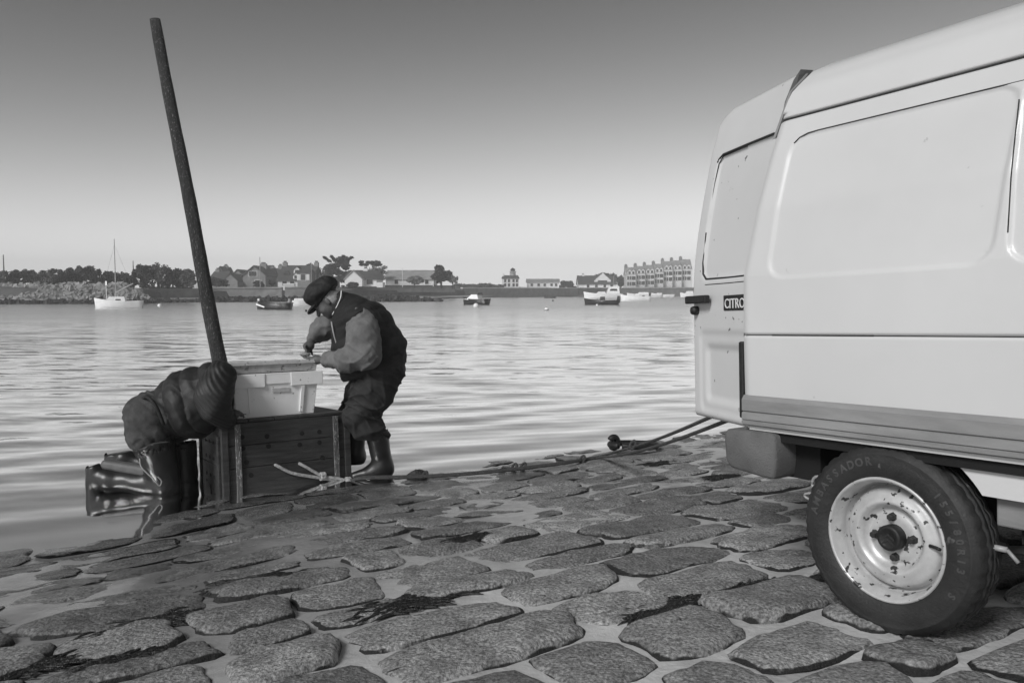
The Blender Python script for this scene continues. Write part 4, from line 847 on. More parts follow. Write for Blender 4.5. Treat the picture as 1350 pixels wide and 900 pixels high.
# flat cap
def f_cap(p):
    tc = math.radians(-36); Rc = np.array([[math.cos(tc), 0, math.sin(tc)], [0, 1, 0], [-math.sin(tc), 0, math.cos(tc)]])
    d = ell(p, K(422.5, 383.5), (NE(24), 0.118, NE(15)), Rc)
    d = smin(d, ell(p, K(428, 388), (NE(19), 0.092, NE(14)), Rc), 0.03)
    d = d - 0.009 * fold(p, 26, 2.0) - 0.005 * np.abs(np.sin(3 * fold(p, 30, 1.0)))
    d = smin(d, ell(p, hp(0.0, 0, 0.045), (0.106, 0.088, 0.055), RH), 0.012)
    return np.maximum(d, half(p, hp(0, 0, 0.022), RH @ np.array([0.12, 0, -1.])))
lo, hi = boxb([K(396, 360), K(450, 412)], 0.03); lo[1] -= 0.12; hi[1] += 0.12
capo = net_obj('cap', f_cap, lo, hi, 0.006, M['cap'], man)
def f_brim(p):
    d = ell(p, hp(0.105, 0, 0.034), (0.064, 0.084, 0.020), RH); return np.maximum(d, -ell(p, hp(0.085, 0, 0.014), (0.066, 0.08, 0.022), RH))
lo, hi = boxb([K(398, 395), K(428, 415)], 0.05); lo[1] -= 0.1; hi[1] += 0.1
net_obj('peak', f_brim, lo, hi, 0.006, M['cap'], capo)
def f_hair(p): return np.maximum(ell(p, hp(-0.012, 0, 0.0), (0.101, 0.080, 0.100), RH), np.maximum(half(p, hp(0.01, 0, 0), RH @ np.array([-1., 0, 0])), -half(p, hp(0, 0, -0.055), RH @ np.array([0, 0, 1.]))))
lo, hi = boxb([hp(0.1, 0.1, 0.12), hp(-0.13, -0.1, -0.12)], 0.06)
net_obj('hair', f_hair, lo, hi, 0.007, M['hair'], man)
sh = MB().ball(K(403, 467, -0.06), (0.035, 0.022, 0.014), 12, 8).build('oyster', M['stonewall'], None, smooth=True, loc=K(403, 467, -0.06))
tag(sh, 'rough grey oyster held in the hands of the standing person', 'oyster')

# --- kneeling man, reaching down behind the crates
Y0 = 5.42; s1 = Y0 / F
man2 = thing('person', K(205, 646), 'kneeling person in quilted vest and thigh boots leaning over the box, head hidden', 'person')
tor2 = [(K(224, 541), NE(33), 1.12), (K(252, 531), NE(44), 1.05), (K(279, 516), NE(36), 1.12), (K(292, 503), NE(24), 1.3)]
hem2 = K(202, 509) - K(222, 579); hem2 = np.array([-abs(hem2[2]), 0, -abs(hem2[0])])
def f_vest2(p):
    d = chain(p, tor2, 0.06); d = smin(d, cone(p, K(284, 500, -0.12), K(287, 502, 0.2), NE(20), NE(22)), 0.05)
    ax = K(290, 505) - K(215, 545); ax = ax / np.linalg.norm(ax); t = (p - K(215, 545)) @ ax
    d = d - (0.018 + 0.006 * fold(p, 5, 4.0)) * np.sqrt(np.abs(np.sin(t * 27 + 1.5 * fold(p, 5, 1.0)))) + 0.012 - 0.006 * fold(p, 13, 2.0) - 0.003 * (1 - np.abs(np.sin(3.5 * fold(p, 19, 1.1)))) ** 2 - 0.003 * fold(p, 40, 1.0)
    d = np.maximum(d, -cone(p, K(287, 502, -0.26), K(286, 525, -0.32), NE(20), NE(19)))
    d = np.maximum(d, -cone(p, K(290, 504, 0.24), K(296, 525, 0.3), NE(17), NE(16)))
    return np.maximum(d, half(p, K(212, 545), hem2))
lo, hi = boxb([K(185, 470), K(325, 590)], 0.02); lo[1] -= 0.36; hi[1] += 0.36
net_obj('vest', f_vest2, lo, hi, 0.006, M['vest2'], man2, smooth_it=1)
an2 = [(K(290, 497, -0.19), NE(20)), (K(282, 520, -0.26), NE(21.5)), (K(283, 538, -0.27), NE(17)), (K(297, 552, -0.22), NE(11)), (K(301, 551, -0.20), NE(10))]
af2 = [(K(298, 497, 0.18), NE(19)), (K(305, 520, 0.26), NE(18)), (K(318, 545, 0.24), NE(11))]
def f_shirt2(p):
    d = np.minimum(chain(p, an2, 0.05), chain(p, af2, 0.04)); d = smin(d, cone(p, K(288, 497, -0.1), K(292, 498, 0.16), NE(19), NE(19)), 0.03)
    ax = K(283, 540) - K(292, 492); ax = ax / np.linalg.norm(ax); t = (p - K(290, 492)) @ np.array([0.75, -0.2, 0.62])
    return d - 0.0022 * np.sin(t * 260 + 2.0 * fold(p, 6, 0.4)) - 0.007 * fold(p, 18, 0.7)
lo, hi = boxb([K(255, 472), K(330, 562)], 0.02); lo[1] -= 0.38; hi[1] += 0.38
net_obj('jumper', f_shirt2, lo, hi, 0.006, M['vest2'], man2, smooth_it=1)
ln2 = [(K(199, 551, -0.10), NE(33)), (K(199, 572, -0.11), NE(27)), (K(203, 592, -0.11), NE(22))]
lf2 = [(K(206, 551, 0.10), NE(33)), (K(220, 575, 0.13), NE(24)), (K(235, 592, 0.15), NE(19))]
def f_trou2(p):
    d = smin(chain(p, ln2, 0.04), chain(p, lf2, 0.04), 0.06); d = smin(d, ell(p, K(205, 545), (NE(30), 0.19, NE(28))), 0.05)
    d = d - 0.008 * fold(p, 20, 1.7) - 0.010 * np.abs(np.sin(4 * fold(p, 15, 3.3))) - 0.003 * fold(p, 50, 2.0)
    return np.maximum(d, half(p, K(203, 589), np.array([0.15, 0, -1.])))
lo, hi = boxb([K(155, 508), K(262, 600)], 0.02); lo[1] -= 0.32; hi[1] += 0.34
t2 = net_obj('trousers', f_trou2, lo, hi, 0.006, M['jeanspale'], man2, smooth_it=1)
MB().tube([K(187, 531, -0.31) * 0 + q for q in spline([K(186, 527, -0.12), K(194, 523, -0.27), K(206, 536, -0.31), K(216, 560, -0.28)], 5)], 0.012, 6).build('belt', M['vest'], t2, smooth=True)
def kneel_boot(nm, top, knee, ank, heel, toe, rt_, dy):
    top, knee, ank, heel, toe = [K(q[0], q[1], dy) for q in (top, knee, ank, heel, toe)]
    def f(p):
        d = cone(p, top, knee, rt_, NE(17)); d = smin(d, cone(p, knee, ank, NE(16.5), NE(12.5)), 0.03)
        d = smin(d, cone(p, heel + np.array([0.01, 0, 0]), toe + np.array([0.012, 0, 0]), 0.050, 0.050), 0.035); d = smin(d, cone(p, ank, (heel + toe) / 2 + np.array([0.02, 0, 0]), NE(13.5), 0.056), 0.04)
        d = d - 0.004 * fold(p, 26, dy * 9)
        ax_ = top - knee; ax_ = ax_ / np.linalg.norm(ax_)
        d = np.maximum(d, half(p, top, ax_ * 1.0 + np.array([-0.12, 0, 0]))); d = np.maximum(d, -cone(p, top + ax_ * 0.1, top - ax_ * 0.02, rt_ - 0.006, rt_ - 0.012))
        return np.maximum(d, -(p[:, 0] - (min(heel[0], toe[0]) - 0.030)))
    lo, hi = boxb([top, knee, ank, heel, toe], 0.15); o = net_obj('boot', f, lo, hi, 0.0085, M['boot'], man2)
    xx = min(heel[0], toe[0]) - 0.030
    def fs_(p):
        d = cone(p, heel + np.array([0.01, 0, 0]), toe + np.array([0.012, 0, 0]), 0.051, 0.050); d = d - 0.002 * np.sign(np.sin(p[:, 2] * 210)) * (p[:, 0] < xx - 0.004)
        return np.maximum(d, np.maximum(p[:, 0] - xx - 0.004, xx - 0.016 - p[:, 0]))
    l2, h2 = boxb([heel, toe], 0.09); net_obj('sole', fs_, l2, h2, 0.006, M['sole'], o, smooth_it=1)
    return o, top, knee
bo1, tp1, kn1 = kneel_boot('boot', (203, 583), (219, 640), (143, 632), (122, 618), (122, 648), NE(27), -0.15)
kneel_boot('boot', (240, 583), (243, 628), (165, 606), (146, 601), (146, 628), NE(19), 0.17)
MB().tube(spline([K(176, 592, -0.28), K(190, 592, -0.31), K(200, 585, -0.32), K(224, 582, -0.30)], 4), 0.005, 6).build('strap', M['sole'], bo1, smooth=True)
MB().tube(spline([K(184, 604, -0.28), K(187, 616, -0.29), K(203, 632, -0.275), K(210, 640, -0.26), K(213, 634, -0.265), K(208, 628, -0.275)], 5), 0.0042, 6).build('piping', M['metal'], bo1, smooth=True)
H2 = K(306, 520, 0.05)
def f_body2(p):
    d = chain(p, [(q[0], q[1] * 0.75) for q in tor2], 0.05)
    for ch_ in (an2, af2, ln2, lf2): d = smin(d, chain(p, [(q[0], q[1] * 0.6) for q in ch_], 0.03), 0.03)
    for s_, kx, ax_ in ((-0.15, 219, 140), (0.17, 243, 168)):
        d = smin(d, cone(p, K(kx - 12, 588, s_), K(kx, 625, s_), 0.055, 0.05), 0.03); d = smin(d, cone(p, K(kx, 625, s_), K(ax_, 612, s_), 0.05, 0.035), 0.02)
    d = smin(d, cone(p, K(293, 505), H2, 0.055, 0.055), 0.03); d = smin(d, ell(p, H2 + np.array([0.03, 0.01, -0.04]), (0.078, 0.075, 0.105)), 0.02)
    d = smin(d, cone(p, H2 + np.array([0.10, 0.01, -0.06]), H2 + np.array([0.115, 0.01, -0.085]), 0.010, 0.014), 0.01)
    for y_ in (-0.07, 0.09): d = smin(d, ell(p, H2 + np.array([0.02, y_, -0.04]), (0.016, 0.01, 0.028)), 0.006)
    d = smin(d, hand_sdf(p, K(301, 550, -0.20), K(308, 546, -0.17), K(316, 551, -0.10), (0.3, 0.2, -1), curl=1.0), 0.012)
    return smin(d, hand_sdf(p, K(318, 545, 0.24), K(324, 549, 0.2), K(334, 552, 0.14), (0.3, 0.2, -1), curl=0.6), 0.012)
lo, hi = boxb([K(125, 480), K(345, 640)], 0.03); lo[1] -= 0.36; hi[1] += 0.36
net_obj('body', f_body2, lo, hi, 0.0095, M['skin'], man2, smooth_it=1)
def f_hair2(p): return np.maximum(ell(p, H2 + np.array([0.02, 0.01, -0.025]), (0.085, 0.083, 0.105)), half(p, H2 + np.array([0.05, 0, 0]), (1, 0, -0.6)))
lo, hi = boxb([H2 - 0.15, H2 + 0.15], 0.02); net_obj('hair', f_hair2, lo, hi, 0.008, M['hair'], man2)
# ------------------------------------------------------------------ far shore
def wl_y(Y): return HOR + HC * F / Y
def FX(px, Y): return (px - CX) / F * Y
def FZ(py, Y): return HC + (HOR - py) / F * Y
# shoreline: (px, distance of the waterline, foreshore depth, bank-top height, land height)
shore = [(-900, 80, 6, 2.0, 2.1), (-300, 88, 6, 2.1, 2.2), (0, 94, 7, 2.2, 2.3), (190, 98, 8, 1.9, 2.2), (215, 108, 14, 1.6, 2.4), (300, 116, 22, 1.9, 2.6), (440, 126, 30, 2.1, 2.8), (560, 150, 40, 2.2, 2.8), (610, 205, 20, 2.4, 2.9),
         (660, 245, 8, 2.6, 3.0), (760, 285, 8, 3.0, 3.3), (920, 330, 8, 3.6, 3.8), (1300, 380, 8, 3.8, 4.0), (2200, 480, 8, 4, 4)]
sp_ = np.array(shore)
cols = np.concatenate([np.arange(-900, -20, 60), np.arange(-20, 960, 7), np.arange(960, 2200, 60)])
rows = []
for px in cols:
    Yw, fd_, bt, lh = [float(np.interp(px, sp_[:, 0], sp_[:, i])) for i in (1, 2, 3, 4)]
    j = 0.7 * math.sin(px * 0.11) + 0.5 * math.sin(px * 0.37)
    r = [(Yw - 14, -2.4), (Yw - 1.5, -0.35), (Yw + j, 0.02), (Yw + 2 + j, 0.22 + 0.1 * math.sin(px * 0.9)), (Yw + fd_ * 0.6, 0.42), (Yw + fd_, 0.6), (Yw + fd_ + 0.6, bt - 0.25), (Yw + fd_ + 3, bt), (Yw + fd_ + 14, (bt + lh) / 2), (Yw + fd_ + 40, lh), (Yw + fd_ + 130, lh + 0.5), (700, lh + 1)]
    rows.append([(FX(px, Y), Y, z) for Y, z in r])
nr = len(rows[0]); mb = MB().add([q for r in rows for q in r], [(i * nr + k, (i + 1) * nr + k, (i + 1) * nr + k + 1, i * nr + k + 1) for i in range(len(rows) - 1) for k in range(nr - 1)])
land = mb.build('far_shore', M['grass'], None); tag(land, 'low grassy shore across the bay', kind='structure')
for nm in ('sand', 'weedrock'): land.data.materials.append(M[nm])
mi = []
for p in land.data.polygons:
    k = p.index % (nr - 1); px = cols[min(p.index // (nr - 1), len(cols) - 1)]
    mi.append(2 if k in (0, 1, 2) or (k == 3 and px < 300) else (1 if k in (3, 4) else 0))
land.data.polygons.foreach_set('material_index', mi)
# rock embankment and weed-covered rocks
def boulders(name, label, cat, n, fn, m, seed, kind_name):
    r = random.Random(seed); b = MB(); c0 = None
    for _ in range(n):
        x, y, z, s_ = fn(r); c0 = (x, y, 0) if c0 is None else c0
        ax_ = [np.array([r.gauss(0, 1) for _ in range(3)]) for _ in range(2)]; e1 = ax_[0] / np.linalg.norm(ax_[0]); e2 = np.cross(e1, ax_[1]); e2 /= np.linalg.norm(e2); e3 = np.cross(e1, e2)
        a, b2, c = s_ * r.uniform(0.7, 1.2), s_ * r.uniform(0.45, 0.8), s_ * r.uniform(0.35, 0.6); o = np.array([x, y, z])
        vs = [o + e1 * a * sx_ * r.uniform(0.7, 1.1) + e2 * b2 * sy_ * r.uniform(0.7, 1.1) + e3 * c * sz_ * r.uniform(0.7, 1.1) for sx_ in (-1, 1) for sy_ in (-1, 1) for sz_ in (-1, 1)]
        b.add(vs, [(0, 1, 3, 2), (4, 6, 7, 5), (0, 4, 5, 1), (2, 3, 7, 6), (0, 2, 6, 4), (1, 5, 7, 3)])
    t = thing(name, c0, label, cat); tag(b.build(kind_name, m, t), kind='stuff'); return t
def emb(r):
    px = r.uniform(-260, 196); t = r.random(); lim = 1.0 if px < 165 else max(0.15, (200 - px) / 35)
    Y = 101 - 0.5 * 0 + t * 4 - (0 if px > 0 else px * -0.01); return FX(px, Y), Y, 0.35 + t * 2.05 * lim, r.uniform(0.25, 0.55)
boulders('rock_embankment', 'long bank of grey boulders protecting the shore in front of the trees', 'embankment', 1500, emb, M['boulder'], 3, 'boulder_heap')
def wr1(r):
    px = r.uniform(-260, 300); Y = float(np.interp(px, sp_[:, 0], sp_[:, 1])) + r.uniform(-0.5, 4); return FX(px, Y), Y, r.uniform(-0.05, 0.35), r.uniform(0.2, 0.45)
boulders('weedy_rocks', 'dark seaweed-covered rocks below the boulder bank', 'rocks', 500, wr1, M['weedrock'], 4, 'rock_heap')
def wr2(r):
    px = r.uniform(445, 582); Y = 122 + r.uniform(-1, 5); return FX(px, Y), Y, r.uniform(-0.05, 0.75) * min(1, (590 - px) / 60), r.uniform(0.25, 0.5)
boulders('rock_spit', 'dark weedy rock spit reaching out past the standing person', 'rocks', 420, wr2, M['weedrock'], 5, 'rock_heap')
def wr3(r):
    px = r.uniform(285, 445); Y = float(np.interp(px, sp_[:, 0], sp_[:, 1])) + r.uniform(-1, 4); return FX(px, Y), Y, r.uniform(-0.05, 0.55), r.uniform(0.2, 0.45)
boulders('weedy_rocks', 'dark weedy rocks on the foreshore behind the black rowing boat', 'rocks', 380, wr3, M['weedrock'], 6, 'rock_heap')
# walls along the shore
def wall(label, px0, px1, Y0_, Y1_, z0, zt0, zt1, m, th=0.6, cap=None):
    a = np.array([FX(px0, Y0_), Y0_, z0]); e = np.array([FX(px1, Y1_), Y1_, z0]); n = np.cross(e - a, [0, 0, 1.]); n = n / np.linalg.norm(n) * -th
    t = thing('sea_wall', (a + e) / 2, label, 'wall')
    MB().prism([a, e, [e[0], e[1], zt1], [a[0], a[1], zt0]], n).build('wall', m, t)
    c = np.array([0, 0, 0.25]); n2 = n / th * 0.15
    MB().box(np.array([a[0], a[1], zt0 + 0.004]) - n2, np.array([e[0] - a[0], e[1] - a[1], zt1 - zt0]), n + 2 * n2, c).build('coping', cap or M['palewall'], t)
    return t
wall('dark stone wall below the gabled houses behind the moored black boat', 282, 372, 138, 140, 0.5, 2.05, 2.1, M['seawall'], cap=M['boulder'])
wall('grey stone wall below the big slate-roofed house', 376, 440, 140, 142, 0.5, 2.15, 2.3, M['seawall'], cap=M['boulder'])
wall('low grassy stone wall leading away from the boulder bank', 196, 280, 118, 132, 0.5, 2.0, 2.0, M['seawall'], cap=M['grass'])
wall('long pale quay wall in front of the lighthouse', 610, 762, 226, 290, 0.0, 2.6, 2.95, M['seawall'])
wall('long pale quay wall in front of the terraced houses', 764, 960, 291, 338, 0.0, 3.0, 3.5, M['seawall'])
wall('low wall along the road before the long slate building', 452, 600, 172, 190, 1.5, 2.75, 2.85, M['seawall'], cap=M['grass'])
wall('short white gate wall beside the big slate-roofed house', 374, 389, 145, 145, 1.8, 2.75, 2.75, M['plaster'], cap=M['plaster'])

# houses.  ridge 'x': ridge parallel to the facade; ridge 'y': gable faces us
def house(px0, px1, Y, zb, wall_py, ridge_py, depth, label, ridge='x', wm='stonewall', rm='slate', wins=(), chim=(), dormers=(), door=None, hip=0.0, name='house', cat='house', group=None, ov=0.3, shut=False):
    x0, x1 = FX(px0, Y), FX(px1, Y); zw, zr = FZ(wall_py, Y), FZ(ridge_py, Y); xm = (x0 + x1) / 2
    t = thing(name, (xm, Y, zb), label, cat, group)
    b = MB()
    if ridge == 'y':
        b.prism([(x0, Y, zb), (x1, Y, zb), (x1, Y, zw), (xm, Y, zr - 0.12), (x0, Y, zw)], (0, depth, 0))
    else:
        b.prism([(x0, Y, zb), (x0, Y + depth, zb), (x0, Y + depth, zw), (x0, Y + depth / 2, zr - 0.12), (x0, Y, zw)], (x1 - x0, 0, 0)) if hip == 0 else b.ab((x0, Y, zb), (x1, Y + depth, zw))
    b.build('wall', M[wm], t)
    r = MB(); tk = 0.18
    if ridge == 'y':
        sl_ = (zr - zw) / (xm - x0)
        for s_, xe in ((-1, x0), (1, x1)):
            xo = xe + s_ * ov; zo = zw - sl_ * ov
            r.prism([(xo, Y - ov, zo), (xm, Y - ov, zr), (xm, Y - ov, zr + tk), (xo, Y - ov, zo + tk)], (0, depth + 2 * ov, 0))
    else:
        sl_ = (zr - zw) / (depth / 2)
        if hip == 0:
            for s_ in (0, 1):
                ye = Y - ov if s_ == 0 else Y + depth + ov
                r.prism([(x0 - ov, ye, zw - sl_ * ov), (x0 - ov, Y + depth / 2, zr), (x0 - ov, Y + depth / 2, zr + tk), (x0 - ov, ye, zw - sl_ * ov + tk)], (x1 - x0 + 2 * ov, 0, 0))
        else:
            h_ = hip
            vs = [(x0 - ov, Y - ov, zw), (x1 + ov, Y - ov, zw), (x1 + ov, Y + depth + ov, zw), (x0 - ov, Y + depth + ov, zw), (x0 + h_, Y + depth / 2, zr), (x1 - h_, Y + depth / 2, zr)]
            r.add(vs, [(0, 1, 5, 4), (1, 2, 5), (2, 3, 4, 5), (3, 0, 4), (3, 2, 1, 0)])
    rf = r.build('roof', M[rm], t)
    for (wpx, wpy, ww, wh_) in wins:
        xc, zc = FX(wpx, Y), FZ(wpy, Y); f = MB().ab((xc - ww / 2 - 0.1, Y - 0.06, zc - wh_ / 2 - 0.1), (xc + ww / 2 + 0.1, Y - 0.002, zc + wh_ / 2 + 0.1)).build('window', M['shutter'], t)
        MB().ab((xc - ww / 2, Y - 0.075, zc - wh_ / 2), (xc + ww / 2, Y - 0.062, zc + wh_ / 2)).build('pane', M['pane'], f)
        if shut:
            for s_ in (-1, 1): MB().ab((xc + s_ * (ww * 0.95 + 0.1) - ww * 0.35, Y - 0.08, zc - wh_ / 2), (xc + s_ * (ww * 0.95 + 0.1) + ww * 0.35, Y - 0.003, zc + wh_ / 2)).build('shutter', M['shutter'], f)
    if door:
        xc = FX(door, Y); MB().ab((xc - 0.5, Y - 0.06, zb), (xc + 0.5, Y - 0.002, zb + 2.0)).build('door', M['shutter'], t)
    for c in chim:
        cpx, ctop = c[0], c[1]; cw = c[2] if len(c) > 2 else 0.9
        xc = FX(cpx, Y); yc = Y + depth / 2 if ridge == 'x' else Y + depth * 0.6
        ch = MB().ab((xc - cw / 2, yc - 0.4, min(zw, zr - 1)), (xc + cw / 2, yc + 0.4, FZ(ctop, Y + depth / 2))).build('chimney', M['stonewall'] if wm != 'plaster' else M['plaster'], rf)
        MB().ab((xc - cw * 0.3, yc - 0.2, FZ(ctop, Y + depth / 2) + 0.002), (xc + cw * 0.3, yc + 0.2, FZ(ctop, Y + depth / 2) + 0.3)).build('chimney_pot', M['slate'], rf)
    for (dpx, dz, dw, dh, dm) in dormers:                   # (px, base above the eaves, width, height, wall)
        xc = FX(dpx, Y); zb_ = zw + dz; yf = Y + max(0.05, dz / sl_ - 0.1); yb = Y + (dz + dh + dw * 0.45) / sl_
        d = MB().prism([(xc - dw / 2, yf, zb_), (xc + dw / 2, yf, zb_), (xc + dw / 2, yf, zb_ + dh), (xc, yf, zb_ + dh + dw * 0.45), (xc - dw / 2, yf, zb_ + dh)], (0, yb - yf, 0)).build('dormer', M[dm], t)
        MB().ab((xc - dw * 0.28, yf - 0.02, zb_ + dh * 0.2), (xc + dw * 0.28, yf - 0.002, zb_ + dh * 0.9)).build('pane', M['pane'], d)
        rr_ = MB()
        for s_ in (-1, 1): rr_.prism([(xc, yf - 0.15, zb_ + dh + dw * 0.45 + 0.004), (xc + s_ * (dw / 2 + 0.15), yf - 0.15, zb_ + dh - 0.13), (xc + s_ * (dw / 2 + 0.15), yf - 0.15, zb_ + dh - 0.03), (xc, yf - 0.15, zb_ + dh + dw * 0.45 + 0.1)], (0, yb - yf + 0.15, 0))
        rr_.build('dormer_roof', M[rm], d)
    return t
house(278, 296, 172, 2.5, 368, 358, 7, 'small dark-roofed cottage beside the leaning pole', wins=[(285, 371, 0.7, 0.9)], chim=[(281, 355)])
house(286, 297, 188, 2.5, 362, 352, 7, 'tall narrow stone house behind the small cottage', ridge='y', wm='stonewall', chim=[(291, 350)])
house(295, 314, 165, 2.5, 370.5, 361.5, 9, 'low grey shed with a gable beside the twin sheds', ridge='y', wm='stonewall', rm='slate', ov=0.15)
house(301, 327, 172, 2.5, 369, 356, 10, 'wide grey gabled barn with a white door', ridge='y', wm='stonewall', rm='slate', door=318, ov=0.2)
g = house(321, 351, 168, 2.5, 363, 351, 10, 'stone gabled house with a row of upstairs windows and dark roof edges', ridge='y', wm='stonewall', wins=[(331, 361, 0.5, 1.0), (334.5, 361, 0.5, 1.0), (338, 361, 0.5, 1.0), (341, 372, 1.2, 0.9)], chim=[(337, 347.5, 1.4)])
house(338, 353, 181, 2.5, 362, 350, 8, 'dark-roofed wing behind the stone gabled house', wm='stonewall')
house(353, 366, 178, 2.5, 365, 354, 7, 'pale narrow house with one dormer and two chimneys', wm='palewall', chim=[(355, 352), (365, 350)], dormers=[(358, 0.3, 1.4, 0.9, 'palewall')], wins=[(357, 371, 0.8, 1.0)])
house(367, 411, 165, 2.5, 369, 350, 10, 'big slate-roofed house with white shutters and two end chimneys', wm='palewall', chim=[(368.2, 346), (410.6, 346)], dormers=[(389, 1.2, 1.3, 1.0, 'plaster'), (391, 0.1, 1.2, 0.9, 'plaster'), (376.5, 0.9, 1.0, 0.5, 'slate')], wins=[(376, 373.5, 0.9, 0.9), (386, 373.5, 0.9, 0.9)])
b_ = house(393, 410, 163, 2.5, 361, 356, 4, 'square stone front of the big house with shuttered window', wm='stonewall', wins=[(400.5, 365.5, 0.9, 1.2)], shut=True, ov=0.1)
house(455, 497, 160, 2.6, 368.5, 355.5, 8, 'low white bungalow with white gable and dark window', wm='plaster', rm='slate', wins=[(488, 371.5, 1.2, 0.95)], chim=[(478, 354)], hip=0.01)
house(455, 478, 157, 2.6, 368, 357, 5, 'white gabled front of the bungalow under the pine', ridge='y', wm='plaster', rm='slatepale', ov=0.2)
house(497, 505, 158, 2.4, 374, 373, 3, 'small white lean-to at the end of the bungalow', wm='plaster', rm='plaster', ov=0.0)
house(509, 572, 186, 2.8, 368, 356.5, 9, 'long low slate-roofed building behind the pale bushes', wm='palewall', rm='slatepale', wins=[(523, 371.5, 0.8, 1.0), (545, 371.5, 0.8, 1.0), (563, 371.5, 0.8, 1.0)])
lh = house(662, 684, 262, 2.9, 367, 362.5, 8, 'white lighthouse keeper house with rows of windows and a short tower', wm='plaster', rm='slate', wins=[(x, y, 0.7, 1.0) for x in (666, 671, 677, 681.5) for y in (370, 375.5)], hip=0.3, name='lighthouse', cat='lighthouse')
xc, Yc = FX(676, 267), 267
MB().lathe([(1.1, FZ(368, Yc)), (1.0, FZ(358.5, Yc)), (1.3, FZ(358.4, Yc)), (1.3, FZ(357.8, Yc))], (xc, Yc, 0), (0, 0, 1), 14).build('tower', M['plaster'], lh, smooth=True)
MB().lathe([(0.8, FZ(357.8, Yc)), (0.8, FZ(355.5, Yc)), (0.95, FZ(355.4, Yc)), (0.5, FZ(354.2, Yc)), (0.0, FZ(353.2, Yc))], (xc, Yc, 0), (0, 0, 1), 12).build('lantern', M['boatdark'], lh)
MB().ab((FX(684, 262), 263, 2.9), (FX(694, 262), 268, FZ(378, 262))).build('annex', M['plaster'], lh)
MB().ab((FX(663, 262), 264.5, FZ(366, 262)), (FX(664.6, 262), 265.5, FZ(360.5, 262))).build('chimney', M['plaster'], lh)
house(695, 737, 272, 3.0, 372, 368, 8, 'long low white shed with grey roof beside the lighthouse', wm='plaster', rm='slatepale', wins=[(x, 375.5, 0.8, 0.9) for x in (701, 710, 718, 727, 733)], name='shed', cat='shed')
house(763, 812, 285, 3.2, 374.5, 363.5, 10, 'dark-roofed house with one long white dormer', wm='plaster', rm='slate', chim=[(770, 361.5)], wins=[(x, 377, 0.9, 1.0) for x in (775, 786, 797, 806)], dormers=[(794.5, 0.7, 6.0, 0.7, 'plaster')])
tr_n = 0
for i, (p0, p1, rpy, wpy) in enumerate(((825.5, 838, 352.5, 362), (838, 850, 351, 361), (850, 862, 349.5, 360.5), (862, 874, 348, 359), (874, 886, 344.5, 356), (886, 898, 343.5, 355.5), (898, 912, 342, 355))):
    Yh = 312 + 2.2 * i
    house(p0 + 0.05, p1 - 0.05, Yh, 3.6, wpy, rpy, 9, 'pale terraced house with steep grey roof and gabled dormers', wm='palewall', rm='slatepale', chim=[(p0 + 1.2, rpy - 3.0, 1.2)],
          dormers=[(p0 + 4, 0.0, 1.5, 1.3, 'plaster'), (p0 + 9, 0.0, 1.5, 1.3, 'plaster')], wins=[(p0 + x, y, 0.7, 1.4) for x in (2.2, 5.2, 8.2, 10.6) for y in (wpy + 4.5, wpy + 12)], group='pale terraced houses on the far quay', ov=0.04)
# beacon and thin poles
bx = FX(260.5, 122); bc = thing('beacon', (bx, 122, 2.1), 'small whitewashed beacon tower with pointed top beside the leaning pole', 'beacon')
MB().prism([(bx - 0.5, 121.6, 2.0), (bx + 0.5, 121.6, 2.0), (bx + 0.42, 121.6, FZ(367, 122)), (bx - 0.42, 121.6, FZ(367, 122))], (0, 0.9, 0)).build('tower', M['plaster'], bc)
MB().prism([(bx - 0.1, 121.8, FZ(367, 122) + 0.003), (bx + 0.28, 121.8, FZ(367, 122) + 0.003), (bx + 0.18, 121.8, FZ(357, 122)), (bx + 0.05, 121.8, FZ(357, 122))], (0, 0.3, 0)).build('pinnacle', M['plaster'], bc)
for px, top, Y, bpy_, lab, v_, r_ in ((7.5, 336, 112, 376, 'thin dark utility pole among the trees behind the boulder bank', 'bark', 0.09), (177.5, 344, 118, 376, 'thin dark utility pole beside the tall clump of trees', 'bark', 0.09),
                              (344, 339, 150, 378, 'tall grey flagpole in front of the stone gabled house', 'metal', 0.10), (531, 352, 172, 376, 'slim pale flagpole before the long slate building', 'plaster', 0.08), (411.5, 346, 160, 376, 'slim pale lamp post at the corner of the big house', 'metal', 0.08)):
    o = MB().tube([(FX(px, Y), Y, FZ(bpy_, Y) - 0.4), (FX(px, Y), Y, (FZ(bpy_, Y) + FZ(top, Y)) / 2), (FX(px, Y), Y, FZ(top, Y))], [r_, r_ * 0.9, r_ * 0.6], 8).build('slender_pole', M[v_], None, loc=(FX(px, Y), Y, FZ(bpy_, Y)))
    tag(o, lab, 'pole')
